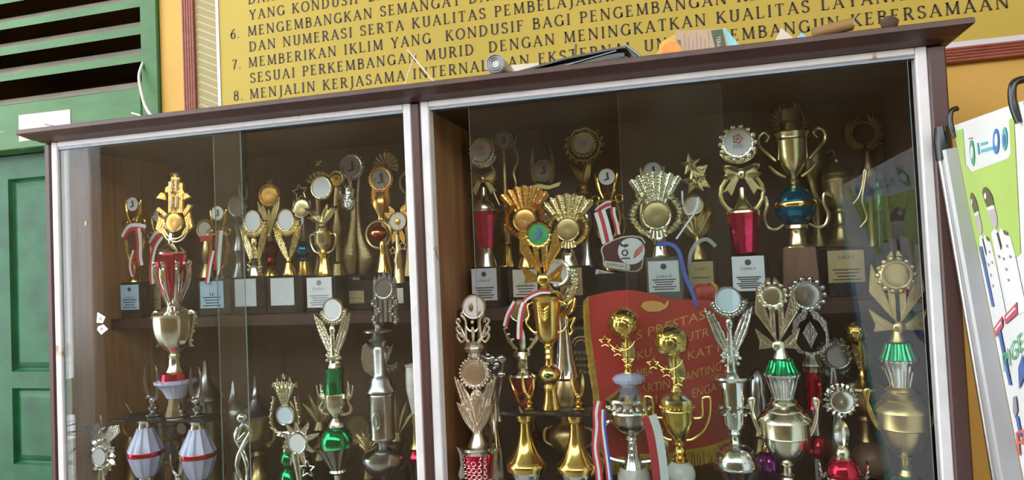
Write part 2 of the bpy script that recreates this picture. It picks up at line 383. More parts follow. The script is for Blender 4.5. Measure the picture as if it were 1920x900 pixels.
# far side of the veranda (seen in the glass only)
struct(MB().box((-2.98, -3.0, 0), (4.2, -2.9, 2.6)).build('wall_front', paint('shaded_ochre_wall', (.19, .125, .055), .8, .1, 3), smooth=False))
struct(MB().bbox((-2.93, -2.80, 0), (-2.73, -2.70, 3.7), .01).build('trim_2', paint('white_pillar_paint', (.86, .88, .92), .6, .04)))
struct(MB().box((-9, -14, -.2), (5, -6, -.1)).build('ground', paint('lawn', (.10, .17, .05), .9, .3, 2), smooth=False))

b = MB(); random.seed(3)
for i in range(420):
    a, r, zz = random.uniform(0, 2*PI), random.uniform(.03, .22)**.8, random.uniform(.25, 1.15)
    q = Vector((r*math.cos(a)*(1.15-.4*zz), r*math.sin(a)*(1.15-.4*zz), zz)); d = Vector((math.cos(a), math.sin(a), random.uniform(-.3, .9))).normalized(); sd = d.cross(Vector((0, 0, 1))).normalized()*.035; L = random.uniform(.10, .2)
    b.add([q, q+d*L*.5+sd, q+d*L, q+d*L*.5-sd, q+d*L*.5+Vector((0, 0, .012))], [(0, 1, 4), (1, 2, 4), (2, 3, 4), (3, 0, 4)])
sh = empty('shrub', (-3.02, -2.30, 0), 'leafy green shrub in a pot before the white pillar, mirrored faintly in the left glass', 'plant')
b.build('foliage', paint('shrub_leaves', (.10, .20, .04), .5, .4, 6), sh, smooth=False)
sp = MB().lathe([(.14, 0), (.18, .05), (.22, .30), (.24, .32), (.24, .35), (.20, .35), (.19, .30), (.0, .30)], 24).build('pot', paint('terracotta_pot', (.35, .14, .07), .7, .1), sh)

# ------------------------------------------------------------------ the yellow board with the mission text
TH, TN, SFT = .165, .090, .065
def _stroke(poly, w=None):
    P = [Vector(p) for p in poly]; A = []; B = []
    for i, p in enumerate(P):
        d = (P[min(i+1, len(P)-1)]-P[max(i-1, 0)]).normalized(); ww = w if w else TN+(TH-TN)*abs(d.y)**1.5
        nrm = Vector((-d.y, d.x))*ww/2; A.append(p+nrm); B.append(p-nrm)
    return [[tuple(A[i]), tuple(A[i+1]), tuple(B[i+1]), tuple(B[i])] for i in range(len(P)-1)]
def _rect(x0, y0, x1, y1): return [[(x0, y0), (x1, y0), (x1, y1), (x0, y1)]]
def _ser(x, y, h=.13): return _rect(x-h, y if y < .5 else y-SFT, x+h, y+SFT if y < .5 else y)
def _stem(x, w=TH, ser=True): return _rect(x-w/2, 0, x+w/2, 1)+(_ser(x, 0)+_ser(x, 1) if ser else [])
def _arc(cx, cy, rx, ry, a0, a1, n=14): return [(cx+rx*math.cos(math.radians(a0+(a1-a0)*i/n)), cy+ry*math.sin(math.radians(a0+(a1-a0)*i/n))) for i in range(n+1)]
GL = {}
GL['A'] = (.86, _stroke([(.11, 0), (.43, 1)], TN)+_stroke([(.41, .98), (.76, 0)], TH)+_rect(.22, .31, .62, .31+SFT)+_ser(.11, 0, .11)+_ser(.75, 0, .12))
GL['B'] = (.74, _stem(.17)+_stroke([(.17, .965)]+_arc(.36, .755, .20, .21, 90, -90)+[(.17, .545)])+_stroke([(.17, .54)]+_arc(.39, .285, .235, .255, 90, -90)+[(.17, .03)]))
GL['D'] = (.86, _stem(.17)+_stroke([(.17, .965)]+_arc(.36, .5, .37, .465, 90, -90, 18)+[(.17, .035)]))
GL['E'] = (.70, _stem(.17)+_rect(.17, 0, .60, SFT)+_rect(.17, 1-SFT, .57, 1)+_rect(.17, .5, .46, .5+SFT)+_rect(.54, 0, .60, .2)+_rect(.52, .82, .57, 1)+_rect(.42, .42, .47, .63))
GL['F'] = (.66, _stem(.17)+_rect(.17, 1-SFT, .57, 1)+_rect(.17, .5, .46, .5+SFT)+_rect(.52, .80, .57, 1)+_rect(.42, .42, .47, .63))
GL['G'] = (.88, _stroke(_arc(.47, .5, .36, .47, 48, 330, 26))+_stroke([(.74, .05), (.74, .42)], TH)+_ser(.74, .0, .0)+_rect(.62, .40, .86, .40+SFT)+_rect(.68, .72, .74, .95))
GL['I'] = (.40, _stem(.20))
GL['J'] = (.46, _rect(.22, -.05, .22+TH, 1)+_ser(.29, 1)+_stroke([(.285, 0), (.25, -.14), (.16, -.22), (.05, -.22)], TN*1.2))
GL['K'] = (.82, _stem(.17)+_stroke([(.18, .42), (.64, .98)], TN)+_stroke([(.33, .56), (.72, 0)], TH)+_ser(.64, 1, .11)+_ser(.72, 0, .11))
GL['L'] = (.68, _stem(.17)+_rect(.17, 0, .62, SFT)+_rect(.56, 0, .62, .22))
GL['M'] = (1.06, _stroke([(.16, 0), (.20, 1)], TN)+_stroke([(.18, 1), (.53, .06)], TH)+_stroke([(.53, .06), (.86, 1)], TN)+_stroke([(.86, 1), (.90, 0)], TH)+_ser(.16, 0, .11)+_ser(.90, 0, .12)+_rect(.07, 1-SFT, .2, 1)+_rect(.86, 1-SFT, .98, 1))
GL['N'] = (.92, _stroke([(.16, 0), (.16, 1)], TN)+_stroke([(.15, 1), (.76, .02)], TH)+_stroke([(.76, 1), (.76, 0)], TN)+_ser(.16, 0, .11)+_ser(.76, 1, .12)+_rect(.04, 1-SFT, .2, 1))
GL['O'] = (.92, _stroke(_arc(.46, .5, .37, .475, 0, 360, 32)))
GL['P'] = (.70, _stem(.17)+_stroke([(.17, .965)]+_arc(.36, .72, .235, .245, 90, -90)+[(.17, .475)]))
GL['R'] = (.78, _stem(.17)+_stroke([(.17, .965)]+_arc(.35, .73, .22, .235, 90, -90)+[(.17, .495)])+_stroke([(.38, .5), (.68, 0)], TH)+_ser(.70, 0, .09))
GL['S'] = (.66, _stroke([(.53, .80)]+_arc(.32, .745, .20, .225, 20, 230, 16)+_arc(.33, .255, .225, .225, 62, -160, 18))+_rect(.49, .76, .55, .98)+_rect(.09, .02, .15, .24))
GL['T'] = (.76, _rect(.38-TH/2, 0, .38+TH/2, 1)+_ser(.38, 0)+_rect(.06, 1-SFT, .70, 1)+_rect(.06, .80, .11, 1)+_rect(.65, .80, .70, 1))
GL['U'] = (.86, _rect(.13, .3, .13+TH, 1)+_ser(.20, 1)+_stroke([(.195, .32)]+_arc(.45, .30, .255, .27, 180, 360, 16)+[(.705, 1)])+_ser(.705, 1, .12))
GL['Y'] = (.80, _stroke([(.12, 1), (.41, .46)], TH)+_stroke([(.41, .46), (.70, 1)], TN)+_rect(.40-TH/2, 0, .40+TH/2, .47)+_ser(.40, 0)+_ser(.12, 1, .12)+_ser(.70, 1, .11))
GL['6'] = (.60, _stroke(_arc(.30, .30, .215, .275, 0, 360, 24))+_stroke([(.50, .97), (.30, .86), (.15, .62), (.10, .34)]))
GL['7'] = (.58, _rect(.07, 1-SFT*1.3, .54, 1)+_stroke([(.51, .97), (.34, .5), (.22, 0)], TH*.9)+_rect(.06, .82, .11, 1))
GL['8'] = (.60, _stroke(_arc(.30, .745, .185, .22, 0, 360, 22))+_stroke(_arc(.30, .275, .215, .255, 0, 360, 22)))
GL['.'] = (.34, _stroke(_arc(.14, .07, .035, .035, 0, 360, 10), .07))
GL[' '] = (.42, [])
def serif_line(body, x0, z, cap, x1=None, y=0., track=.17):
    adv = sum(GL[c][0]+track for c in body)-track; k = (x1-x0)/adv if x1 else cap*KX; x = x0; mb = MB()
    for c in body:
        for q in GL[c][1]: mb.add([(x+p[0]*k, y, z+p[1]*cap) for p in q], [(0, 1, 2, 3)])
        x += (GL[c][0]+track)*k
    return mb
M['boardyellow'] = paint('olive_yellow_board', (.46, .345, .050), .55, .05, 3, 0, 0, .3, (1, 1, 2), ((.42, .32, .06), 5, .70))
M['olive'] = paint('olive_strip', (.30, .25, .10), .55, .05, 8)
M['chevron'] = paint('pale_chevron', (.52, .44, .20), .55, .05, 8)
M['mold'] = wood('red_brown_moulding', (.21, .050, .030), (.33, .095, .060), .5, 5, (3, 8, 8))
M['print'] = paint('brown_black_print', (.028, .010, .006), .6, .1)
M['border'] = paint('pale_lilac_border', (.58, .56, .60), .5, .05)
bn = empty('text_board', (.055, WY, 1.955), 'large yellow wall board printed with numbered lines of brown capitals', 'sign')
BX, BZ = 2.95, 3.02
def L3(p): return (p[0]-.055, p[1]-WY, p[2]-1.955)
def loc_build(mb, name, mats, **k):
    mb.v = [L3(p) for p in mb.v]; return mb.build(name, mats, bn, **k)
loc_build(MB().box((.178, WY-.012, 2.0), (BX, WY-.001, BZ)), 'yellow_panel', 'boardyellow', smooth=False)
b = MB(); b.box((.098, WY-.012, 1.957), (.171, WY-.001, BZ)); loc_build(b, 'side_strip', 'olive', smooth=False)
b = MB(); z = 1.99
while z < BZ-.03:
    for (xa, za, xb, zb) in ((.100, z+.022, .108, z+.028), (.108, z+.028, .168, z)):
        b.add([(xa, WY-.0125, za), (xb, WY-.0125, zb), (xb, WY-.0125, zb+.0035), (xa, WY-.0125, za+.0035)], [(0, 1, 2, 3)])
    z += .0222
loc_build(b, 'chevron_pattern', 'chevron', smooth=False)
b = MB(); b.box((.170, WY-.014, 1.988), (.180, WY-.001, BZ)); b.box((.170, WY-.014, 1.988), (BX, WY-.001, 2.0)); loc_build(b, 'white_border', 'border', smooth=False)
def mould(b, pa, pb, axis, w):           # five ridges along a bar
    n = 5
    for i in range(n):
        o = (i+.5)/n*w; r = w/n*.5
        if axis == 'x': b.tube([(pa[0], WY-.016, pa[2]+o), (pb[0], WY-.016, pa[2]+o)], r, 8)
        else: b.tube([(pa[0]+o, WY-.016, pa[2]), (pa[0]+o, WY-.016, pb[2])], r, 8)
b = MB(); b.box((.056, WY-.016, 1.955), (.098, WY-.001, BZ)); mould(b, (.056, 0, 1.955), (.098, 0, BZ), 'z', .042); loc_build(b, 'side_moulding', 'mold')
b = MB(); b.box((.10, WY-.016, 1.955), (BX, WY-.001, 1.988)); mould(b, (.10, 0, 1.955), (BX, 0, 1.988), 'x', .033); loc_build(b, 'bottom_moulding', 'mold')
CAP = .0285; KX = 1.03
for body, x0, z, x1 in (('DAN NYAMAN', .279, 2.3345, None), ('YANG KONDUSIF BAGI', .281, 2.2885, None),
        ('MENGEMBANGKAN SEMANGAT DAN LITERASI', .274, 2.2425, None), ('DAN NUMERASI SERTA KUALITAS PEMBELAJARAN.', .277, 2.1975, None),
        ('MEMBERIKAN IKLIM YANG  KONDUSIF BAGI PENGEMBANGAN KEGIATAN', .273, 2.152, None), ('SESUAI PERKEMBANGAN MURID  DENGAN MENINGKATKAN KUALITAS LAYANAN', .277, 2.107, None),
        ('MENJALIN KERJASAMA INTERNAL DAN EKSTERNAL UNTUK MEMBANGUN KEBERSAMAAN', .274, 2.061, None),
        ('6.', .217, 2.2415, None), ('7.', .219, 2.152, None), ('8.', .221, 2.061, None)):
    loc_build(serif_line(body, x0, z, CAP, x1, WY-.0126), 'lettering', 'print', smooth=False)

# ------------------------------------------------------------------ the display cabinet
cb = empty('display_cabinet', (.95, .2, 0), 'long dark brown wooden trophy cabinet with sliding glass front', 'cabinet')
def cab(mb, name, mats, **k):
    mb.v = [(p[0]-.95, p[1]-.2, p[2]) for p in mb.v]; return mb.build(name, mats, cb, **k)
ZT, ZF, BY = 1.897, 1.02, .385
prof = [(0, 1.8935), (.008, 1.8945), (.012, 1.8965), (.018, 1.8975), (.028, 1.900), (.040, 1.905), (.046, 1.907), (.050, 1.909), (.050, 1.917), (.044, 1.920)]
cab(MB().loft([[(0-o*.52, -o, z), (1.9+o*.55, -o, z), (1.9+o*.55, .415, z), (0-o*.52, .415, z)] for o, z in prof]), 'crown_moulding', 'stile', ang=25)
for nm, x0, x1 in (('stile', 0, .0175), ('stile', .939, .9585), ('stile', 1.873, 1.9)): cab(MB().bbox((x0, -.002, .08), (x1, .03, 1.892), .003), nm, 'stile')
def beads(x0, x1):
    for nm, a, c in (('white_bead', (x0, .001, ZF+.01), (x0+.0185, .028, 1.8945)), ('white_bead', (x1-.0175, .001, ZF+.01), (x1, .028, 1.8945)), ('white_bead', (x0+.0185, .001, 1.8805), (x1-.0175, .028, 1.8945)), ('white_bead', (x0+.0185, .001, ZF-.004), (x1-.0175, .028, ZF+.012))):
        cab(MB().bbox(a, c, .002), nm, 'bead')
    for za, zb in ((1.8755, 1.8805), (ZF+.012, ZF+.017)):
        b = MB(); b.loft([[(x, y, z) for y, z in ((.004, za), (.004, zb), (.0255, zb), (.0255, za), (.024, za), (.024, zb-.001), (.0155, zb-.001), (.0155, za), (.014, za), (.014, zb-.001), (.0055, zb-.001), (.0055, za))] for x in (x0+.0185, x1-.0175)])
        cab(b, 'glass_channel', 'alu', smooth=False)
beads(.0178, .9388); beads(.9588, 1.8728)
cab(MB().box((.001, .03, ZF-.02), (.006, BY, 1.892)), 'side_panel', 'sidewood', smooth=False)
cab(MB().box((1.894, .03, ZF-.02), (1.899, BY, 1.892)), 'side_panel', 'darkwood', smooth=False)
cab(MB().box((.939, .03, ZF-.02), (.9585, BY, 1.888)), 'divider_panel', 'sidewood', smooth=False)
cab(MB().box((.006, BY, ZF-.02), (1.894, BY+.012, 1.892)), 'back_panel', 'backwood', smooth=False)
cab(MB().box((.006, .03, 1.8885), (1.894, BY, 1.8925)), 'top_panel', 'backwood', smooth=False)
for x0, x1 in ((.0062, .9388), (.9587, 1.8938)):
    cab(MB().bbox((x0, .171, 1.434), (x1, BY-.001, 1.461), .002), 'shelf', 'darkwood')
    cab(MB().box((x0, .03, ZF-.02), (x1, BY-.001, ZF)), 'floor_board', 'darkwood', smooth=False)
b = MB(); b.box((0.003, .012, .08), (1.897, .40, ZF-.021)); b.box((.02, .02, 0), (1.88, .39, .08)); cab(b, 'base_cupboard', 'stile', smooth=False)
for x0, x1 in ((.04, .47), (.49, .92), (.98, 1.41), (1.43, 1.86)):
    d = cab(MB().bbox((x0, -.008, .14), (x1, .0115, ZF-.05), .004), 'cupboard_door', 'stile')
    kx = x1-.04 if x0 in (.04, .98) else x0+.04
    k = MB().sphere((kx-.95, -.22, .62), .012, 12); k.tube([(kx-.95, -.216, .62), (kx-.95, -.208, .62)], .005); k.build('knob', 'bronze', d)
def pane(x0, x1, y):
    b = MB(); z0, z1 = ZF+.013, 1.8803
    b.add([(x0, y, z0), (x1, y, z0), (x1, y, z1), (x0, y, z1)], [(0, 1, 2, 3)], 0)
    b.add([(x0, y+.004, z0), (x1, y+.004, z0), (x1, y+.004, z1), (x0, y+.004, z1)], [(3, 2, 1, 0)], 0)
    for x in (x0, x1): b.add([(x, y, z0), (x, y, z1), (x, y+.004, z1), (x, y+.004, z0)], [(0, 1, 2, 3)], 1)
    for z in (z0, z1): b.add([(x0, y, z), (x1, y, z), (x1, y+.004, z), (x0, y+.004, z)], [(0, 1, 2, 3)], 1)
    cab(b, 'sliding_pane', ['glass', 'glassedge'], smooth=False)
pane(.0370, .5325, .007); pane(.455, .9208, .017); pane(1.0562, 1.5408, .017); pane(1.3546, 1.8447, .007)
# ------------------------------------------------------------------ trophy builder
ZSHELF, ZLOW = 1.4611, 1.0201
def soccer():                            # ball of sewn pentagons and hexagons: grooves where two panels meet
    ph = (1+5**.5)/2
    V = [np.array(v)/math.sqrt(1+ph*ph) for v in [(0, 1, ph), (0, 1, -ph), (0, -1, ph), (0, -1, -ph), (1, ph, 0), (1, -ph, 0), (-1, ph, 0), (-1, -ph, 0), (ph, 0, 1), (ph, 0, -1), (-ph, 0, 1), (-ph, 0, -1)]]
    H = []
    for i in range(12):
        for j in range(i):
            for l in range(j):
                if V[i].dot(V[j]) > .4 and V[i].dot(V[l]) > .4 and V[j].dot(V[l]) > .4: c = V[i]+V[j]+V[l]; H.append(c/np.linalg.norm(c))
    N = np.array(V+H); h = np.array([2.3274]*12+[2.2673]*20)/2.478
    bm = bmesh.new(); bmesh.ops.create_icosphere(bm, subdivisions=5, radius=1)
    for v in bm.verts:
        q = np.array(v.co); d = N@q; t = np.sort(np.where(d > .1, h/np.maximum(d, .1), 9)); g = min(1., (t[1]-t[0])/.035)
        v.co = Vector(q*(.945+.055*(g*g*(3-2*g))))
    bm.verts.index_update()
    out = ([tuple(v.co) for v in bm.verts], [tuple(v.index for v in f.verts) for f in bm.faces]); bm.free(); return out
SB = soccer()

RELIEF = {'medal_rim', 'wing', 'wing_leaf', 'laurel_branch', 'laurel_wreath', 'shell_fan', 'leaf', 'ray', 'crescent', 'leaf_scroll', 'plate_scroll', 'wheat_wing', 'swoosh', 'foliage_relief', 'flower_bud', 'curved_stem', 'crest_plate', 'star_plate', 'tower_panel', 'side_frame', 'laurel_band', 'silver_leaf'}

class T:
    def __init__(s, label, px, py, y, floor='shelf', group=None, name='trophy', cat='trophy'):
        s.y = y; s.X = float(S(px, py, y)[0]); s.z0 = ZSHELF if floor == 'shelf' else ZLOW; s.ax = px
        s.k = float(ZAT(s.X, y, py-5)-ZAT(s.X, y, py+5))/10
        s.root = empty(name, (s.X, y, s.z0), label, cat, group)
    def z(s, py): return float(ZAT(s.X, s.y, py))-s.z0
    def pt(s, px, py):
        q = S(px, py, s.y); return (float(q[0])-s.X, float(q[2])-s.z0)
    def o(s, dx, py): return (dx*s.k, s.z(py))          # sideways offset from the axis, row
    def put(s, mb, name, mats, parent=None, **k): 
        if isinstance(mats, str) and name in RELIEF and mats+'_cast' in M: mats = mats+'_cast'
        return mb.build(name, mats, parent or s.root, **k)
    def lathe(s, name, mat, prof, n=28, fl=None, dx=0, dy=0, ang=38):
        return s.put(MB().lathe([(r*s.k, max(.0002+.0001*(len(prof)-i), s.z(py))) for i, (py, r) in enumerate(prof)], n, (dx*s.k, dy), fl), name, mat, ang=ang)
    def block(s, px0, px1, pyt, mat='black', d=.085, name='base', pq=None, pm='paper', lines=(), bars=0, th=.002, ink='ink', mark=None, dy=0, zb=0., taper=0.):
        yf = s.y-d/2+dy; a = S(px0, pyt, yf); c = S(px1, pyt, yf)
        x0, x1 = a[0]-s.X, c[0]-s.X; zt = a[2]*.5+c[2]*.5-s.z0
        b = MB()
        if taper:
            w = (x1-x0)*taper; b.loft([[(x0, -d/2+dy, zb), (x1, -d/2+dy, zb), (x1, d/2+dy, zb), (x0, d/2+dy, zb)], [(x0+w, -d/2+dy+w*.5, zt), (x1-w, -d/2+dy+w*.5, zt), (x1-w, d/2+dy, zt), (x0+w, d/2+dy, zt)]])
        else: b.bbox((x0, -d/2+dy, zb), (x1, d/2+dy, zt), .002)
        base = s.put(b, name, mat)
        if pq:
            p0 = S(pq[0], (pq[1]+pq[3])/2, yf); p1 = S(pq[2], (pq[1]+pq[3])/2, yf); cx = (pq[0]+pq[2])/2
            za = S(cx, pq[3], yf)[2]-s.z0; zb2 = S(cx, pq[1], yf)[2]-s.z0
            xa, xb = p0[0]-s.X, p1[0]-s.X; yy = -d/2+dy-th
            za = max(za, zb+.002)
            pl = s.put(MB().bbox((xa, yy, za), (xb, yy+th, zb2), .0008), 'plaque', pm)
            H = zb2-za; W = xb-xa; mx = (xa+xb)/2; t = MB()
            for (tx, h, f, wfr) in lines: add_text(t, tx, (mx, za+H*f), h*H, yy-.0003, 0, W*wfr if wfr else None)
            for i in range(bars):
                f = .40-.30*i/max(1, bars-1) if bars > 1 else .3; ww = W*(.38-.06*(i % 3)); hh = H*.018
                t.box((mx-ww, yy-.0004, za+H*f-hh), (mx+ww, yy-.0002, za+H*f+hh))
            if mark: t.ydisc([(0, 0), (W*.10, 0), (W*.10, .0003), (0, .0003)], (mx, za+H*.82), yy-.0001, 14)
            if t.v: t.build('lettering', ink, pl, smooth=False)
        return base
    def medal(s, px, py, r, rim='gold', face='white', rr=1.25, style=None, sx=1., dy=0., mark=None, facename='disc_insert'):
        c = s.pt(px, py); R = r*s.k; d = .006; b = MB(); y = -.001+dy
        fl = (16, .035) if style == 'scallop' else ((24, .02) if style == 'cog' else None)
        b.ydisc([(0, -.002), (R*rr*.98, -.002), (R*rr, d*.35), (R*(1+.5*(rr-1)), d), (R*1.03, d*.9), (R*.99, d*.45), (0, d*.45)], c, y, 48 if fl else 32, fl, sx)
        if style == 'rope': b.beads(c, R*rr, R*.12, 26, y0=y-d*.4, sx=sx)
        if style == 'petal': b.beads(c, R*rr*1.0, R*.26, 14, y0=y-d*.1, sx=sx, n=8)
        s.put(b, 'medal_rim', rim)
        f = s.put(MB().ydisc([(0, d*.5), (R*.98, d*.5), (R*.97, d*.62), (R*.55, d*.62+(.0015 if face in M and M[face].name.endswith(('gold', 'silver', 'metal')) else 0)), (0, d*.62)], c, y, 28, None, sx), facename, face)
        yy = y-d*.66-.0016; t = MB()
        if mark == 'figure':
            t.ydisc([(0, 0), (R*.16, 0), (R*.16, .0003), (0, .0003)], (c[0]+R*.1, c[1]+R*.38), yy, 10)
            t.plate([(c[0]-R*.05, c[1]+R*.25), (c[0]+R*.25, c[1]+R*.2), (c[0]+R*.3, c[1]-R*.35), (c[0]-R*.35, c[1]-R*.5), (c[0]-R*.3, c[1]-R*.3), (c[0]+R*.05, c[1]-R*.2)], yy, .0003, .0001)
            t.build('emblem', 'ink', f, smooth=False)
        elif mark == 'pmi':
            t.ring(R*.30, R*.05, (c[0], c[1]+R*.28), yy, 30, (5, .22)); t.box((c[0]-R*.04, yy-.0003, c[1]+R*.14), (c[0]+R*.04, yy, c[1]+R*.42)); t.box((c[0]-R*.14, yy-.0003, c[1]+R*.24), (c[0]+R*.14, yy, c[1]+R*.32))
            t.build('emblem', 'redink', f)
            add_text(MB(), 'PMI', (c[0], c[1]-R*.35), R*.36, yy).build('lettering', 'inkgrey', f, smooth=False)
        elif mark == 'text':
            for i, q in enumerate((.35, .1, -.15)): t.box((c[0]-R*(.5-.1*i), yy-.0003, c[1]+R*q-R*.05), (c[0]+R*(.5-.1*i), yy, c[1]+R*q+R*.05))
            t.build('lettering', 'inkgrey', f, smooth=False)
        elif mark == 'star': t.star(c, R*.62, .42, yy, .0012); t.build('emblem', 'dull_gold', f, smooth=False)
        elif mark == 'player':
            t.ydisc([(0, 0), (R*.14, 0), (R*.14, .0004), (0, .0004)], (c[0]+R*.05, c[1]+R*.5), yy, 10)
            for pts in ([(.0, .38), (.25, .15), (.1, -.15), (-.2, -.1)], [(-.05, -.1), (-.45, -.45), (-.3, -.5), (.1, -.15)], [(.05, -.1), (.2, -.5), (.35, -.5), (.18, -.1)], [(.1, .35), (.5, .25), (.48, .15), (.1, .2)], [(-.05, .35), (-.4, .1), (-.35, .02), (0, .2)]):
                t.plate([(c[0]+R*a, c[1]+R*q) for a, q in pts], yy, .0004, .0001)
            t.build('emblem', 'blueprint', f, smooth=False)
        return f
    def handles(s, mat, pts, r=2.2, name='handle', sides=(1, -1), dy=0, curl=False):
        for sd in sides:
            P = [(sd*dx*s.k, dy, s.z(py)) for dx, py in pts]
            P = smooth_path(P)
            if curl:
                e = Vector(P[-1]);
                P = P+[tuple(e+Vector((sd*s.k*r*1.6*(1-math.cos(a)), 0, -s.k*r*1.6*math.sin(a)))) for a in [PI*i/6*1.3 for i in range(1, 7)]]
            n = len(P); R = [s.k*r*(.75+.45*math.sin(PI*i/(n-1))) for i in range(n)]
            s.put(MB().tube(P, R, 8), name, mat)
    def starpts(s, stars, mat, hollow=True, name='star', th=.004, dy=0, tilt=0.):
        for (px, py, R) in stars:
            c = s.pt(px, py); b = MB()
            (b.ostar if hollow else b.star)(c, R*s.k, .45 if hollow else .42, -.002+dy, th, tilt)
            s.put(b, name, mat, smooth=False)
    def shellhead(s, px, py, r, mat, face, top, wr, tilt=0, w=46, ribs=True, mark=None):
        c = s.pt(px, py); k = s.k
        s.put(MB().shell((c[0], c[1]-r*k*.2), r*k*.9, top*k, 90-w+tilt, 90+w+tilt, 7, .002, .007), 'shell_fan', mat, ang=60)
        s.medal(px, py, r, mat, face, 1.18, mark=mark, dy=-.002)
        for sd in (1, -1):
            b = MB()
            for i in range(11):
                t = i/10; a = math.radians(-62+105*t); R = wr*k*(1-.04*abs(t-.5))
                x = c[0]+sd*R*math.cos(a)*(.82+.18*math.sin(PI*t)); z = c[1]+R*math.sin(a)
                for q in (-.95, -.3, .35, .9): b.leaf((x, z), PI/2+sd*(q-.25+.35*t), wr*k*.26, wr*k*.13, -.002, .0045, 0, 3)
            s.put(b, 'laurel_branch', mat)
        if ribs: s.put(MB().shell((c[0], c[1]+r*k*.35), r*k*1.25, r*k*2.15, 248, 292, 5, 0, .005, scal=.02), 'fluted_collar', mat, ang=60)
    def winghead(s, px, py, r, mat, face, bot, top, spread, feathers=3, sx=.86, bud=True, mark=None, wreath=True, style=None):
        c = s.pt(px, py); k = s.k; q = s.pt(s.ax, bot); q = (0, s.z(bot))
        s.medal(px, py, r, mat, face, 1.2, style, sx, mark=mark)
        if wreath:
            b = MB(); b.wreath(c, r*k*1.36, 190, 350, 14, r*k*.42, r*k*.24, -.001, .004, 1, sx*1.05); b.beads(c, r*k*1.30, r*k*.12, 14, 190, 350, -.003, sx); s.put(b, 'laurel_wreath', mat)
        H = (bot-top)*k
        s.wingpair(bot, top, spread, feathers, mat)
        if bud:
            b = MB(); zz = c[1]-r*k*1.7
            b.sphere((0, -.003, zz-k*r*.35), r*k*.30, 10, (1, .8, 1.9)); b.tube([(0, -.003, zz-k*r*.8), (0, 0, q[1])], [r*k*.22, r*k*.3], 8)
            b.beads((0, q[1]+k*8), r*k*.55, r*k*.2, 9, y0=-.002); b.beads((0, q[1]+k*3), r*k*.75, r*k*.18, 9, y0=-.002, sx=1)
            s.put(b, 'flower_bud', mat)
    def wingpair(s, bot, top, spread, feathers, mat, dy=0.):
        k = s.k; z0 = s.z(bot); H = (bot-top)*k; sp = spread*k
        def bez(p, t): return tuple((1-t)**2*p[0][j]+2*t*(1-t)*p[1][j]+t*t*p[2][j] for j in (0, 1))
        for sd in (1, -1):
            out = ((3*k, z0), (sp*.80, z0+H*.40), (sp*1.05, z0+H)); inn = ((1.2*k, z0+H*.10), (sp*.05, z0+H*.42), (sp*.52, z0+H*.82))
            A = []
            for i in range(13):
                t = i/12; po, pi = bez(out, t), bez(inn, t); row = []; rb = []
                for j in range(feathers*4+1):
                    f = j/(feathers*4); rid = abs(math.sin(PI*f*feathers)); e = (t > .99)*(.5-rid)*H*.05-(1-f)*0
                    x = po[0]+(pi[0]-po[0])*f; zz = po[1]+(pi[1]-po[1])*f-e-t*t*H*.16*f*0
                    row.append((sd*x, dy-.001-.0045*rid*(.3+.7*t), zz)); rb.append((sd*x, dy+.0016, zz))
                A.append(row+rb[::-1])
            s.put(MB().loft(A), 'wing', mat, ang=55)
    def bow(s, px, py, w, mat):
        c = s.pt(px, py); k = s.k*w; b = MB()
        for sd in (1, -1):
            for (a, L, ww) in ((12, .5, .26), (-18, .5, .2)): b.leaf((c[0], c[1]), math.radians(a) if sd > 0 else PI-math.radians(a), k*L, k*ww, -.003, .006, .5*sd, 8)
            b.plate([(c[0], c[1]), (c[0]+sd*k*.16, c[1]), (c[0]+sd*k*.46, c[1]-k*.44), (c[0]+sd*k*.34, c[1]-k*.40), (c[0]+sd*k*.26, c[1]-k*.52)], -.001, .003)
        b.sphere((c[0], -.006, c[1]), k*.11, 10, (1, .7, 1.2))
        s.put(b, 'bow', mat)
    def ball(s, px, py, r, mat='gold', name='football'):
        c = s.pt(px, py); R = r*s.k
        b = MB(); a = .5; ca, sa = math.cos(a), math.sin(a)
        b.add([(c[0]+R*(v[0]*ca-v[1]*sa), R*(v[0]*sa+v[1]*ca), c[1]+R*v[2]) for v in SB[0]], SB[1])
        s.put(b, name, mat, ang=60)
    def swoosh(s, px, py0, py1, w, mat, lean=1):
        b = MB(); z0, z1 = s.z(py0), s.z(py1); k = s.k*w
        for i, (f, ww) in enumerate(((.75, .8), (.2, .6))):
            x = s.pt(px, (py0+py1)/2)[0]
            b.leaf((x, z1), PI/2-lean*.55*f, math.hypot(z0-z1, k*.5)*1.02, k*ww, .001*i, .004, lean*.7, 9)
        s.put(b, 'swoosh', mat)
    def eagle(s, dx, py, h, mat, name='eagle', sp=.55):
        c = (dx*s.k, s.z(py)); H = h*s.k; e = s.put(MB().lathe([(H*.17, c[1]), (H*.17, c[1]+H*.03), (H*.06, c[1]+H*.06), (H*.12, c[1]+H*.14), (H*.12, c[1]+H*.2), (H*.05, c[1]+H*.26), (.0001, c[1]+H*.28)], 16, (c[0], 0)), name+'_finial', mat)
        b = MB(); b.sphere((c[0], -.002, c[1]+H*.34), H*.07, 10, (.9, 1.1, 1.6)); b.sphere((c[0]-H*.03, -H*.09, c[1]+H*.45), H*.05, 8); b.lathe([(H*.02, c[1]+H*.44), (.0001, c[1]+H*.39)], 6, (c[0]-H*.05, -H*.14))
        b.build('eagle_body', mat, e)
        for sd in (1, -1):
            w = MB()
            for i in range(6):
                t = i/5; w.leaf((c[0]+sd*H*(.05+.02*i), c[1]+H*(.34+.035*i)), (PI/2-sd*(sp*(1.2-.8*t))), H*(.24+.44*t), H*.09, -.001*i, .002, sd*.35, 6)
            w.build('eagle_wing', mat, e)
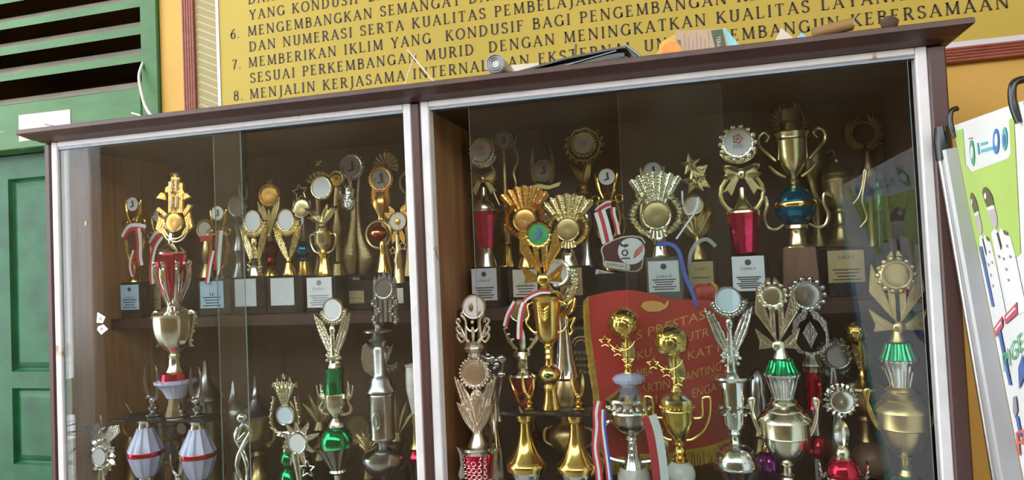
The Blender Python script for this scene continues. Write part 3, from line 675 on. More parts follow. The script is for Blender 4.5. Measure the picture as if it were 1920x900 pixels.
    def starburst(s, px, py, mat, spikes, hub=10):        # spikes: (dx, dy, width px) tips relative to the hub in pixels, up positive
        c = s.pt(px, py); k = s.k
        for i, (dx, dy, w) in enumerate(spikes):
            L = math.hypot(dx, dy)*k; a = math.atan2(dy, dx); u = (math.cos(a), math.sin(a)); n = (-u[1], u[0]); W = w*k
            P = lambda t, q: (c[0]+u[0]*L*t+n[0]*W*q, c[1]+u[1]*L*t+n[1]*W*q)
            b = MB(); y = -.0008*(i % 3)
            pts = [P(0, .05), P(.72, .5), P(1, 0), P(.72, -.5), P(0, -.05)]
            b.plate(pts, y, .0022, .0008)
            for q in (.5, -.5): b.tube([(P(0, 0)[0], y-.0022, P(0, 0)[1]), (P(.72, q)[0], y-.0022, P(.72, q)[1]), (P(1, 0)[0], y-.0022, P(1, 0)[1])], k*.9, 6)
            b.tube([(P(0, 0)[0], y-.0025, P(0, 0)[1]), (P(.98, 0)[0], y-.0022, P(.98, 0)[1])], k*.7, 6)
            s.put(b, 'ray', mat)
        s.put(MB().ydisc([(0, -.003), (hub*k, -.003), (hub*k, .004), (hub*k*.8, .006), (0, .007)], c, -.001, 20), 'hub', mat)
    def zigzag(s, px, py, mat, sx, sz, hub=10, skew=0.):      # rayed fan of flat kites with raised rims around a hub
        c = s.pt(px, py); k = s.k; Q = lambda x, z: (c[0]+(x*sx+skew*z)*k, c[1]+z*sz*k)
        polys = []
        for sd in (1, -1):
            polys += [[(sd*2, 8), (sd*50, 70), (sd*44, 123)], [(sd*4, 0), (sd*40, 2), (sd*53, 36)], [(sd*5, 12), (sd*5, 92), (sd*16, 96), (sd*14, 40)], [(sd*4, -2), (sd*28, 2), (sd*40, 14), (sd*46, -6)]]
        for i, p in enumerate(polys):
            pts = [Q(*q) for q in p]; b = MB(); y = -.0007*(i % 4); b.plate(pts, y, .0022, .0008)
            n = len(pts); cx = sum(q[0] for q in pts)/n; cz = sum(q[1] for q in pts)/n
            for j in range(n): u, v = pts[j], pts[(j+1) % n]; b.tube([(u[0], y-.002, u[1]), (v[0], y-.002, v[1])], k*1.3, 6)
            s.put(b, 'ray', mat)
        s.put(MB().ydisc([(0, -.003), (hub*k, -.003), (hub*k, .005), (hub*k*.8, .007), (0, .008)], c, -.001, 20), 'hub', mat)
    def tall(s, mat, py, r, py2=None, base=True, rb=34):
        rb = rb*.62          # stem and round plinth reaching the floor board below
        z = s.z(py); k = s.k
        zb = min(.05, max(.016, z*.35))
        s.put(MB().lathe([(r*k*.8, z), (r*k*.55, z-(z-zb)*.3), (r*k*.7, z-(z-zb)*.7), (r*k*1.1, zb)], 24), 'stem', mat)
        s.put(MB().lathe([(rb*k*.9, zb), (rb*k, zb-.004), (rb*k, .004), (rb*k*1.02, 0)], 28), 'plinth', 'black')
def smooth_path(P, n=5):
    P = [Vector(p) for p in P]; out = []
    for i in range(len(P)-1):
        a = P[max(0, i-1)]; b = P[i]; c = P[i+1]; d = P[min(len(P)-1, i+2)]
        for j in range(n):
            t = j/n; out.append(tuple(.5*((2*b)+(c-a)*t+(2*a-5*b+4*c-d)*t*t+(3*b-a-3*c+d)*t**3)))
    out.append(tuple(P[-1])); return out
def ribbon(label, pts, w, mats=('ribbonred', 'ribbonwhite'), order=None, group='red and white medal ribbons', wd=None):
    P = [S(px, py, y) for px, py, y in pts]; b0 = P[-1]
    k = float(ZAT(P[0][0], P[0][1], pts[0][1]-5)-ZAT(P[0][0], P[0][1], pts[0][1]+5))/10
    Q = smooth_path([tuple(float(a-b) for a, b in zip(p, b0)) for p in P])
    o = MB().ribbon(Q, w*k, order or tuple(range(len(mats))), wd).build('ribbon', list(mats), None, ang=60); o.location = [float(a) for a in b0]
    tag(o, label, 'ribbon', group); return o
# ------------------------------------------------------------------ trophies on the upper shelf, left half
G1, G2, G3, G4 = 'trophies on the left upper shelf', 'trophies in the left lower bay', 'trophies on the right upper shelf', 'trophies in the right lower bay'
def lyre(t, px, py, r, mat, face, foot, mark='figure', arms=True):
    """two-armed medal holder over an open lyre on a small foot"""
    t.medal(px, py, r, mat, face, 1.15, mark=mark)
    k = t.k; c = t.pt(px, py); z1 = t.z(foot)
    for sd in (1, -1):
        b = MB(); top = c[1]
        b.tube(smooth_path([(sd*k*r*1.35, 0, top+k*r*.5), (sd*k*r*1.15, 0, top-k*r*.6), (sd*k*r*.9, 0, top-k*r*1.8), (sd*k*r*.4, 0, top-k*r*2.9)]), [k*r*(.10+.16*math.sin(PI*i/15)) for i in range(16)], 8)
        b.ring(r*k*.45, r*k*.13, (sd*k*r*1.5, top-k*r*2.7), 0, 18)
        t.put(b, 'arm', mat)
        b = MB(); h = top-k*r*3-z1
        b.tube(smooth_path([(sd*k*r*1.15, 0, top-k*r*3.0), (sd*k*r*1.45, 0, top-k*r*3.0-h*.35), (sd*k*r*1.05, 0, z1+h*.22), (sd*k*r*.15, 0, z1)]), [k*r*(.12+.20*math.sin(PI*i/15)) for i in range(16)], 8)
        t.put(b, 'lyre_frame', mat)
    b = MB(); b.box((-k*r*1.4, -.003, top-k*r*3.1), (k*r*1.4, .003, top-k*r*2.9)); b.star((0, top-k*r*2.1), r*k*.55, .42, -.002); b.leaf((0, z1+k*2), PI/2, k*r*2.2, k*r*.7, -.002, .004)
    t.put(b, 'crossbar', mat)
t = T('small gold trophy with two-armed medal, leftmost on the upper left shelf', 253, 480, .197, group=G1)
lyre(t, 251, 383, 13, 'gold', 'white', 497)
t.lathe('foot', 'gold', [(497, 4), (503, 6), (508, 4), (514, 6), (522, 11), (528, 14), (529, 14)])
t.block(225, 263, 529, 'black', .046, pq=(227, 534, 261, 581), pm='paperblue', lines=[('JUARA II', .09, .48, .5)], bars=4, mark=True)
ribbon('red and white ribbon draped on the leftmost small gold trophy', [(231, 446, .180), (242, 428, .176), (257, 425, .176), (273, 428, .180)], 13)
ribbon('red and white ribbon tail hanging down the leftmost small gold trophy', [(258, 428, .172), (261, 455, .172), (261, 480, .172), (264, 498, .172)], 12)
ribbon('thin ribbon tail left of the others on the leftmost small gold trophy', [(252, 470, .174), (246, 490, .173), (246, 505, .173), (250, 518, .173)], 8, ('ribbonwhite', 'ribbonred'))
t = T('small gold medal trophy hidden behind the tall stepped gold trophy', 300, 480, .250, group=G1)
lyre(t, 302, 405, 13, 'dull_gold', 'blush', 500)
t.lathe('foot', 'gold', [(498, 4), (505, 6), (512, 6), (522, 11), (530, 12)])
t.block(271, 318, 530, 'black', .050, pq=(272, 535, 302, 581), pm='brass_plate', lines=[('JUARA I', .09, .5, .5)], bars=3)
ribbon('red and white ribbon hanging beside the red crystal neck', [(281, 458, .215), (293, 440, .205), (303, 436, .205)], 12)
ribbon('long red and white ribbon tail reaching the second plaque', [(304, 442, .199), (291, 462, .203), (284, 495, .195), (285, 533, .188)], 10)
t = T('gold medal trophy with pale pink disc half hidden by a lyre trophy', 388, 480, .315, group=G1)
t.medal(386, 430, 14, 'dull_gold', 'blush', 1.3, 'rope'); t.lathe('stem', 'dull_gold', [(444, 5), (460, 9), (480, 13), (495, 8), (510, 14), (520, 16)])
t.block(370, 410, 520, 'black', .06, pq=None)
t = T('yellow gold lyre trophy with round medal left of the pane edge', 412, 480, .232, group=G1)
lyre(t, 410, 400, 13, 'gold', 'white', 505)
t.lathe('foot', 'grey', [(503, 4), (510, 6), (517, 8), (523, 13), (526, 14)])
t.block(371, 432, 524, 'black', .085, pq=(376, 527, 420, 578), pm='paperblue', lines=[('II', .14, .5, .14)], bars=4)
ribbon('wide red and white ribbon hanging straight on the yellow gold lyre trophy', [(412, 432, .205), (410, 455, .203), (408, 480, .203), (406, 507, .203)], 15)
ribbon('red and white ribbon slanting down over the blue plaque', [(399, 470, .199), (394, 492, .198), (391, 512, .19), (388, 532, .182)], 9)
ribbon('red ribbon loop around the pink disc trophy', [(375, 449, .21), (385, 447, .205), (397, 449, .207)], 10, ('ribbonred', 'ribbonred'))
t = T('dim grey trophy with round medal and raised wings behind the glass edge', 448, 450, .335, group=G1)
t.medal(447, 388, 16, 'pewter', 'taupe', 1.25, 'rope'); t.eagle(14, 392, 44, 'pewter')
t.lathe('stem', 'pewter', [(404, 5), (420, 12), (440, 6), (470, 14), (485, 7), (500, 10), (520, 18)])
t.block(430, 470, 520, 'black', .06)
t = T('pale gold winged trophy with oval white disc left of a red ball trophy', 478, 470, .232, group=G1)
t.winghead(476, 415, 19, 'pale', 'white', 504, 424, 29, 3)
t.lathe('foot', 'champagne', [(484, 8), (492, 13), (498, 9), (503, 12), (517, 14)], 20, (8, .08))
t.block(436, 497, 519, 'black', .085, pq=(441, 523, 481, 575), pm='paper')
t = T('orange gold trophy with crowned disc and red ball behind the white ovals', 508, 450, .315, group=G1)
t.medal(506, 366, 17, 'orange_gold', 'orange_gold', 1.25, 'rope')
t.starburst(507, 442, 'dull_gold', [(-24, 66, 9), (24, 72, 9), (-13, 60, 8), (13, 60, 8), (0, 50, 7)], 5)
t.starpts([(506, 341, 9)], 'orange_gold', False)
t.lathe('stem', 'dull_gold', [(438, 3), (448, 5), (453, 4)])
t.lathe('red_ball', 'red', [(452, 5), (458, 12), (468, 16), (478, 12), (483, 8), (490, 10)], 10)
t.lathe('foot', 'gold', [(490, 8), (494, 11), (500, 7), (516, 16), (518, 16)]); t.block(492, 532, 519, 'black', .06)
t = T('pale gold winged trophy with oval white disc right of a red ball trophy', 541, 470, .232, group=G1)
t.winghead(538, 413, 19, 'pale', 'white', 490, 422, 30, 4, bud=False)
t.lathe('foot', 'gold', [(482, 3), (489, 5), (491, 9), (493, 6), (504, 9), (514, 12), (516, 12)])
t.block(499, 566, 518, 'black', .085, pq=(508, 521, 552, 573), pm='paper')
t = T('gold trophy with open star over a disc and blue ball stem', 569, 450, .300, group=G1)
t.starpts([(564, 360, 17)], 'pale', True, tilt=.15); t.medal(567, 391, 16, 'pale', 'pale', 1.2)
for sd in (1, -1): t.put(MB().wing((sd*t.k*12, t.z(398)), sd, 4, 25, 70, .014, .02, .006), 'wing', 'pale')
t.lathe('stem', 'pewter', [(406, 4), (430, 6), (452, 5)])
t.lathe('blue_ball', 'blue', [(452, 6), (460, 13), (470, 16), (480, 13), (484, 8), (490, 11)], 12)
t.lathe('foot', 'gold', [(490, 10), (500, 11), (512, 13), (517, 13)]); t.block(556, 586, 517, 'black', .04)
t = T('gold cup trophy with large white disc and curling leaves above rounded plaque', 606, 450, .230, group=G1)
t.medal(604, 352, 19, 'pale', 'white', 1.22)
for sd, L, a, w in ((1, 46, 62, 15), (-1, 44, 118, 14), (1, 36, 92, 12), (-1, 30, 140, 10)):
    t.put(MB().leaf((sd*t.k*3, t.z(418)), math.radians(a), L*t.k, w*t.k, -.002, .006, -.6*sd, 8), 'leaf', 'pale')
t.lathe('cup', 'pale', [(418, 7), (420, 10), (424, 8), (428, 10), (432, 9), (434, 17), (437, 18), (441, 16), (455, 16), (464, 12), (470, 6), (474, 5)])
t.handles('pale', [(15, 440), (25, 440), (26, 455), (19, 470), (8, 474)], 2.0)
t.lathe('foot', 'gold', [(474, 6), (476, 13), (479, 11), (484, 9), (495, 10), (505, 12), (514, 14), (517, 14)], 10, ang=20)
t.block(573, 628, 518, 'black', .065, pq=(576, 520, 623, 577), pm='white', lines=[('JUARA I', .10, .62, .55)], bars=5, mark=True, ink='inkgrey')
t = T('gold fan-backed trophy with star tip behind the large white disc', 599, 430, .360, group=G1)
c = t.pt(600, 345); t.put(MB().shell((c[0], c[1]-.008), .012, .042, 20, 160, 7, 0, .006), 'shell_fan', 'dull_gold', ang=60)
t.starpts([(597, 305, 9)], 'pale', False); t.lathe('stem', 'dull_gold', [(348, 8), (390, 5), (440, 9), (470, 5), (517, 16)]); t.block(594, 622, 518, 'black', .03)
t = T('gold star disc trophy with swooping wing right of the white disc', 634, 430, .335, group=G1)
t.medal(632, 336, 13, 'pale', 'gold', 1.3, mark='star'); t.put(MB().wing((t.k*4, t.z(385)), 1, 4, 40, 85, .03, .045, .010), 'wing', 'pale'); t.starpts([(636, 376, 10)], 'dull_gold', False)
t.lathe('stem', 'dull_gold', [(352, 5), (385, 8), (400, 5), (430, 12), (450, 6), (490, 7), (495, 12), (517, 14)]); t.block(634, 660, 518, 'black', .04)
t = T('dark bronze trophy of two curved stems with grey rope-edged medal', 670, 450, .275, group=G1)
t.medal(661, 313, 19, 'grey', 'taupe', 1.28, 'rope', mark='figure')
for a, q, L, w in ((92, 394, .066, .022), (48, 392, .034, .015), (134, 392, .034, .015), (58, 376, .034, .014), (124, 376, .034, .014), (70, 360, .030, .012), (112, 360, .030, .012)): t.put(MB().leaf((t.pt(658, q)[0], t.z(q)), math.radians(a), L, w, -.016, .004, 0, 7), 'silver_leaf', 'silver')
for sd, pts, rr in ((-1, [(656, 332), (660, 365), (664, 400), (661, 440), (655, 480), (659, 514)], (3, 5, 7, 9, 17, 9)), (1, [(672, 332), (668, 370), (668, 410), (674, 450), (684, 485), (678, 515)], (3, 5, 7, 9, 17, 9))):
    P = smooth_path([(t.pt(a, b)[0], .004*sd, t.pt(a, b)[1]) for a, b in pts]); n = len(P)
    R = [t.k*float(np.interp(i/(n-1)*5, range(6), rr)) for i in range(n)]
    t.put(MB().tube(P, R, 10, flat=.6), 'curved_stem', 'bronze')
t.lathe('foot', 'black', [(516, 14), (522, 18), (526, 18)], 32)
t.block(652, 698, 526, 'black', .050, pq=(655, 545, 683, 569), pm='brass_plate', bars=2)
t = T('orange gold winged trophy with grey medal and red ball in gold hoop', 716, 430, .260, group=G1)
t.medal(715, 336, 19, 'orange_gold', 'taupe', 1.25, 'rope', mark='figure')
for sd in (1, -1): t.put(MB().wing((sd*t.k*5, t.z(392)), sd, 6, 32, 80, .028, .048, .011, .0, .004, .5), 'wing', 'orange_gold')
t.lathe('body', 'orange_gold', [(360, 5), (372, 12), (385, 14), (396, 10), (405, 5), (412, 6)], 16, (8, .06))
t.put(MB().ring(.033, .0035, t.pt(709, 440), .004, 32), 'hoop', 'dull_gold'); t.put(MB().sphere((t.pt(709, 437)[0], 0, t.z(437)), 15*t.k, 14), 'red_ball', 'red', ang=15)
t.put(MB().lathe([(15.3*t.k, t.z(440)), (16*t.k, t.z(437)), (15.3*t.k, t.z(434))], 24, (t.pt(709, 437)[0], 0)), 'ball_band', 'gold')
t.lathe('foot', 'gold', [(452, 4), (458, 6), (470, 5), (486, 8), (498, 11), (510, 14)], 12); t.block(709, 734, 511, 'black', .05)
t = T('tall gold shell fan trophy with star tip at the back right of the left bay', 724, 430, .345, group=G1)
c = t.pt(724, 312); t.put(MB().shell((c[0], c[1]), .006, .036, -30, 210, 11, 0, .006), 'shell_fan', 'dull_gold', ang=60); t.starpts([(721, 283, 9)], 'pale', False)
t.lathe('stem', 'dull_gold', [(312, 8), (380, 6), (430, 12), (470, 6), (517, 15)]); t.block(706, 742, 518, 'black', .05)
t = T('dull gold star plate trophy with round disc beside the middle post', 746, 450, .232, group=G1)
t.starburst(747, 416, 'orange_gold', [(-26, 18, 10), (26, 20, 10), (-16, 30, 10), (16, 32, 10), (-12, -40, 10), (12, -42, 10)], 6)
t.medal(747, 415, 16, 'dull_gold', 'blush', 1.18); t.starpts([(756, 461, 10), (738, 470, 8)], 'dull_gold', True)
t.lathe('foot', 'pale', [(440, 4), (470, 5), (490, 9), (494, 7), (505, 8), (530, 12)]); t.block(726, 772, 531, 'black', .08, pq=(740, 540, 757, 569), pm='cream')
t = T('gold ring trophy partly hidden by the middle post', 766, 430, .335, group=G1)
t.put(MB().ring(.026, .005, t.pt(765, 342), 0, 28, sx=.8), 'ring', 'dull_gold'); t.lathe('stem', 'dull_gold', [(362, 4), (420, 9), (460, 5), (517, 14)]); t.block(756, 786, 518, 'black', .05)

# ------------------------------------------------------------------ trophies in the left lower bay
t = T('tall two-column trophy with stepped gold top, red neck and pale gold cup', 326, 600, .078, 'low', G2)
# stepped tower top
k = t.k; cx, cz = t.pt(331, 424)
for pts in ([(317, 400), (317, 362), (311, 362), (311, 352), (317, 348), (317, 340), (322, 340), (322, 331), (327, 331), (327, 324), (334, 324), (334, 332), (339, 332), (339, 342), (345, 342), (345, 354), (349, 362), (345, 365), (345, 400)],
            [(313, 376), (293, 372), (304, 360), (311, 362)], [(345, 376), (361, 369), (352, 361), (345, 364)],
            [(312, 408), (293, 393), (300, 387), (316, 400)], [(347, 406), (363, 385), (354, 382), (344, 398)],
            [(313, 446), (293, 430), (299, 404), (312, 412), (310, 428), (318, 440)], [(347, 442), (364, 425), (358, 396), (347, 408), (350, 424), (342, 438)]):
    t.put(MB().plate([t.pt(*p) for p in pts], .002, .006, .0014), 'tower_panel', 'orange_gold', smooth=False)
for (a, b_) in ((325, 345), (334, 345), (325, 377), (334, 377)):
    q = t.pt(a, b_+12); r = t.pt(a+1, b_-9); t.put(MB().tube([(q[0], -.007, q[1]), (r[0], -.007, r[1])], k*1.6, 6), 'white_bar', 'ribbonwhite')
t.starpts([(327, 327, 6), (328, 362, 7), (328, 391, 8)], 'orange_gold', False, dy=-.006)
for r in (24, 30): t.put(MB().ring(r*k, k*1.6, (cx, cz), -.004, 32, a0=PI*.95, a1=2.05*PI), 'arc_rib', 'pale')
t.medal(329, 417, 17, 'pale', 'orange_gold', 1.15, dy=-.002)
t.lathe('neck', 'silver', [(438, 4), (446, 5), (450, 7), (456, 6), (462, 14), (468, 20), (473, 24), (476, 24)])
t.lathe('red_crystal', 'red', [(476, 23), (480, 24), (500, 22), (506, 18), (530, 11), (560, 6), (566, 6)], 16, (8, .05), ang=20)
for i in range(8):
    a = PI*2*i/8+.2; P = [(r*k*math.cos(a), r*k*math.sin(a), t.z(q)) for q, r in ((572, 8), (555, 16), (535, 25), (515, 30), (500, 29), (490, 33))]
    t.put(MB().tube(smooth_path(P), [k*(3.4 if j % 2 else 4.2) for j in range(26)], 8), 'prong', 'silver')
t.lathe('stem', 'champagne', [(560, 8), (568, 12), (574, 11), (578, 20), (583, 26), (586, 30)])
t.lathe('cup', 'champagne', [(582, 24), (586, 34), (589, 39), (592, 37), (600, 37), (615, 36), (630, 33), (643, 27), (652, 19), (659, 11), (663, 9), (666, 12), (670, 10), (685, 11), (694, 15), (698, 17)], 36, (9, .035))
for sd in (1, -1):
    P = [(sd*dx*k, 0, t.z(q)) for dx, q in ((32, 594), (38, 584), (46, 588), (46, 602), (41, 620), (36, 640), (38, 650))]; b = MB(); P2 = smooth_path(P); b.tube(P2, k*2.6, 8)
    for j in range(4, len(P2), 4): b.leaf((P2[j][0], P2[j][2]), (0.4 if sd > 0 else PI-.4)-sd*.9, k*8, k*4, 0, .002)
    t.put(b, 'handle', 'champagne')
t.lathe('red_band', 'red', [(696, 15), (699, 25), (711, 27), (713, 24)], 24)
t.lathe('crystal_dish', 'lilac', [(711, 26), (713, 36), (717, 36), (722, 30), (730, 23), (742, 17), (745, 16)], 40, (20, .03))
t.lathe('silver_column', 'chrome', [(744, 14), (752, 15), (765, 18), (776, 21), (779, 21)], 10, ang=20)
pA, pB = t.pt(230, 781), t.pt(409, 778); zP = t.z(781)
t.put(MB().bbox((pA[0], -.040, zP-.004), (pB[0], .040, zP), .0015), 'platform', 'black')
for dx0 in (272, 370):
    x = t.pt(dx0, 800)[0]/k
    q = 2 if dx0 == 272 else -2
    t.lathe('column_collar', 'silver', [(785, 9), (788, 14), (795, 11), (803, 13)], 20, None, x)
    t.lathe('crystal_column', 'lilac', [(803, 14), (812, 17), (828, 24), (840, 29), (846, 31)], 32, (10, .05), x, ang=20)
    t.lathe('red_band', 'red', [(846, 31.5), (847, 32), (853, 32), (855, 31.5)], 32, None, x)
    t.lathe('crystal_column', 'lilac', [(855, 31), (862, 29), (878, 24), (892, 18), (895, 15)], 32, (10, .05), x, ang=20)
    t.lathe('column_foot', 'silver', [(895, 14), (902, 13), (910, 16), (930, 18), (945, 22)], 20, None, x)
x0, x1 = t.pt(250, 900)[0], t.pt(392, 900)[0]; t.put(MB().bbox((x0, -.024, 0), (x1, .026, t.z(944)), .003), 'base', 'black')
t.eagle(-52, 779, 80, 'pewter', sp=.5); t.eagle(47, 779, 76, 'pewter', sp=.35)
t = T('silver badge trophy with pointed star and oval disc, lowest left corner', 190, 850, .060, 'low', G2)
k = t.k
t.put(MB().plate([t.pt(*p) for p in ((158, 800), (182, 792), (192, 800), (222, 796), (224, 812), (206, 830), (176, 830))], .004, .004, .001), 'crest_plate', 'silver', smooth=False)
c = t.pt(191, 855)
for i in range(14):
    a = PI*2*i/14; b = MB().leaf((c[0]+k*16*math.cos(a), c[1]+k*18*math.sin(a)), a, k*(20 if i % 2 else 16), k*13, 0, .004); t.put(b, 'ray_leaf', 'silver')
t.medal(191, 855, 16, 'silver', 'white', 1.2, sx=.9, dy=-.003); t.put(MB().leaf(t.pt(193, 818), PI/2, k*40, k*7, -.004, .003), 'spike', 'silver'); t.starpts([(193, 803, 13)], 'chrome', False, dy=-.004)
t.lathe('stem', 'silver', [(880, 6), (900, 9), (915, 7), (930, 18)]); t.block(172, 210, 930, 'black', .045)
t = T('dull grey-gold disc trophy with tilted plate behind the left column', 246, 830, .150, 'low', G2)
t.put(MB().plate([t.pt(*p) for p in ((221, 764), (236, 755), (250, 778), (232, 786))], .002, .004), 'crest_plate', 'dull_gold', smooth=False)
t.medal(248, 800, 16, 'dull_gold', 'dull_gold', 1.3, 'rope'); t.lathe('stem', 'dull_gold', [(818, 6), (835, 16), (850, 12), (870, 7), (890, 10), (904, 14)]); t.block(228, 266, 905, 'black', .04)
t = T('matte pewter jug with tapering spire lid behind the right column', 388, 800, .215, 'low', G2, 'lidded_jug', 'jug')
t.lathe('body', 'pewter', [(742, 30), (748, 33), (752, 31), (770, 32), (800, 34), (850, 32), (900, 26), (920, 30)], 32); t.lathe('lid', 'pewter', [(674, 0.1), (678, 4), (700, 6), (718, 12), (735, 24), (742, 30), (744, 31)], 32)
t = T('matte pewter bucket-shaped vase behind the two purple columns', 316, 850, .210, 'low', G2, 'vase', 'vase')
t.lathe('body', 'pewter', [(784, 0.1), (785, 34), (792, 34), (795, 31), (830, 29), (880, 26), (920, 22)], 32)
t = T('grey pewter urn with pointed lid behind the glass pane edge', 440, 800, .305, 'low', G2, 'urn', 'urn')
t.lathe('lid', 'pewter', [(712, .1), (718, 4), (735, 7), (750, 16), (764, 30), (768, 31)], 28); t.lathe('body', 'pewter', [(767, 29), (775, 32), (800, 30), (840, 24), (880, 14), (910, 22)], 28)
t = T('red rosette trophy on dark stem behind the right column', 345, 830, .146, 'low', G2)
t.medal(343, 803, 11, 'darkred', 'blush', 1.5, 'petal'); t.lathe('stem', 'pewter', [(820, 4), (860, 8), (890, 8), (909, 10)]); t.block(336, 356, 910, 'black', .03)
t = T('bronze wreath ring trophy low between the two purple columns', 316, 860, .150, 'low', G2)
c = t.pt(316, 846); t.put(MB().beads(c, t.k*24, t.k*5, 22), 'wreath', 'bronze'); t.put(MB().ring(t.k*22, t.k*3, c, 0, 28), 'ring', 'bronze'); t.lathe('stem', 'bronze', [(872, 6), (895, 8), (909, 10)]); t.block(300, 326, 910, 'black', .03)
t = T('small silver eagle with spread wings between the two purple columns', 330, 890, .038, 'low', G2, 'eagle_figurine', 'figurine')
t.eagle(3, 908, 48, 'silver', sp=.75); t.tall('silver', 907, 8, rb=11)
t = T('silver abstract figure with ball head and twisting ribbon body', 456, 830, .062, 'low', G2, 'figure_trophy', 'trophy')
k = t.k; t.put(MB().sphere((0, 0, t.z(783)), 11*k, 16), 'head', 'chrome')
for pts in ([(456, 794), (446, 806), (443, 822), (452, 845), (463, 872), (460, 900)], [(458, 796), (468, 808), (462, 826), (448, 850), (444, 875), (452, 905)], [(447, 800), (440, 815), (447, 826), (458, 812)]):
    P = smooth_path([(t.pt(a, b)[0], .004*(i % 2), t.pt(a, b)[1]) for i, (a, b) in enumerate(pts)]); n = len(P); t.put(MB().tube(P, [k*(2.5+3*math.sin(PI*i/(n-1))) for i in range(n)], 10, flat=.6), 'ribbon_limb', 'silver')
t.tall('silver', 900, 12, rb=26)
t = T('brass-silver urn with cone lid and curled handles', 481, 800, .168, 'low', G2, 'urn', 'urn')
t.lathe('lid', 'pewter', [(704, .1), (707, 3), (722, 4), (738, 6), (742, 10), (748, 8), (760, 16), (770, 29), (776, 38), (779, 38)], 32)
t.lathe('body', 'dull_gold', [(778, 34), (782, 30), (800, 30), (818, 28), (832, 20), (840, 10), (846, 8), (852, 13), (858, 9), (880, 10), (895, 20)], 32)
t.handles('dull_gold', [(29, 800), (38, 808), (36, 824), (22, 832)], 2.4, curl=True); t.tall('dull_gold', 893, 14, rb=28)
t = T('champagne shell trophy with star crown, disc and green ball stem', 537, 760, .105, 'low', G2)
c = t.pt(535, 775); k = t.k
t.put(MB().shell((c[0], c[1]), k*12, k*62, 66, 114, 5, 0, .008), 'shell_fan', 'champagne', ang=60)
t.starpts([(513, 722, 7), (521, 714, 7), (532, 706, 8), (544, 712, 7), (556, 722, 7)], 'champagne', False)
t.medal(536, 778, 16, 'champagne', 'sky', 1.25)
for sd in (1, -1):
    P = [(c[0]+sd*dx*k, 0, t.z(q)) for dx, q in ((22, 745), (27, 765), (30, 785), (26, 803), (12, 814))]; b = MB(); P2 = smooth_path(P); b.tube(P2, k*3.0, 8); [b.sphere((p[0]+sd*k*2, -.003, p[2]), k*3, 7) for p in P2[::3]]; t.put(b, 'side_frame', 'champagne')
t.lathe('collar', 'champagne', [(806, 14), (814, 18), (820, 12), (838, 6), (846, 8)], 24, (8, .08)); t.lathe('green_ball', 'green', [(845, 6), (850, 12), (861, 15), (872, 12), (878, 8), (884, 14), (898, 17)], 12); t.tall('black', 897, 14, rb=26)
t = T('silver star-shaped trophy with round disc in front of the shell trophy', 562, 840, .062, 'low', G2)
c = t.pt(561, 828); k = t.k
for i, (a, L) in enumerate(((100, 36), (130, 40), (60, 40), (22, 44), (160, 36), (200, 34), (-25, 36), (250, 45), (290, 45))):
    a = math.radians(a); b = MB(); u = (math.cos(a), math.sin(a)); n = (-u[1], u[0]); 
    b.plate([(c[0]+u[0]*k*12+n[0]*k*8, c[1]+u[1]*k*12+n[1]*k*8), (c[0]+u[0]*k*12-n[0]*k*8, c[1]+u[1]*k*12-n[1]*k*8), (c[0]+u[0]*k*L-n[0]*k*5, c[1]+u[1]*k*L-n[1]*k*5), (c[0]+u[0]*k*L*1.1, c[1]+u[1]*k*L*1.1)], -.0004*i, .004); t.put(b, 'ray', 'silver', smooth=False)
t.medal(561, 829, 17, 'silver', 'white', 1.25, dy=-.004); t.starpts([(579, 878, 17)], 'silver', True, dy=-.002)
t.put(MB().tube(smooth_path([(c[0]-k*8, 0, t.z(850)), (c[0]-k*4, 0, t.z(880)), (0, 0, t.z(915))]), [k*(9-4*i/10) for i in range(11)], 10), 'stem', 'silver'); t.tall('silver', 913, 9, rb=24)
t = T('tall winged trophy with white disc, green cylinder and green dome', 628, 730, .085, 'low', G2)
t.winghead(625, 580, 19, 'champagne', 'white', 674, 586, 38, 3, sx=.95)
t.lathe('neck', 'champagne', [(668, 11), (675, 8), (682, 9), (690, 13)], 20, (8, .08)); t.lathe('green_cylinder', 'green', [(689, 15), (691, 20), (696, 19), (699, 17), (725, 17), (750, 17), (756, 16)], 32)
t.lathe('cup', 'champagne', [(738, 19), (742, 20), (747, 19), (760, 19), (770, 17), (778, 10), (784, 7), (790, 11), (795, 13), (800, 14)], 28, (10, .04))
for sd in (1, -1):
    P = [(sd*dx*t.k, 0, t.z(q)) for dx, q in ((38, 722), (35, 740), (26, 752), (33, 765), (26, 775), (8, 776))]; t.put(MB().tube(smooth_path(P), [t.k*(1.5+1.8*(i % 26)/26) for i in range(26)], 8, flat=.7), 'handle', 'champagne')
    t.put(MB().wing((sd*t.k*22, t.z(748)), sd, 4, 35, 68, .016, .024, .007), 'wing', 'champagne')
t.lathe('green_dome', 'green', [(799, 8), (802, 17), (808, 24), (818, 29), (828, 31), (833, 30)], 32); t.lathe('fluted_bowl', 'champagne', [(832, 31), (834, 41), (838, 38), (852, 28), (870, 18), (880, 13), (884, 15), (888, 12)], 48, (16, .05))
t.tall('silver', 887, 12, rb=30)
t = T('tall pewter tower trophy with engraved cylinder and round bowl', 714, 730, .110, 'low', G2)
k = t.k; c = t.pt(721, 541); t.medal(721, 541, 16, 'pewter', 'pewter', 1.3, 'rope')
for dx in (-20, -10, 0, 10, 20): t.put(MB().plate([(c[0]+(dx-4)*k, t.z(605)), (c[0]+(dx+4)*k, t.z(605)), (c[0]+(dx+4)*k, t.z(518+abs(dx)*.5)), (c[0]+dx*k, t.z(505+abs(dx)*.6)), (c[0]+(dx-4)*k, t.z(518+abs(dx)*.5))], .003, .004), 'tower_panel', 'pewter', smooth=False)
b = MB(); [b.sphere((c[0]+sd*(18+7*math.sin(i))*k, -.003, t.z(560+i*5)), k*4.5, 7) for sd in (1, -1) for i in range(10)]; t.put(b, 'foliage_relief', 'pewter')
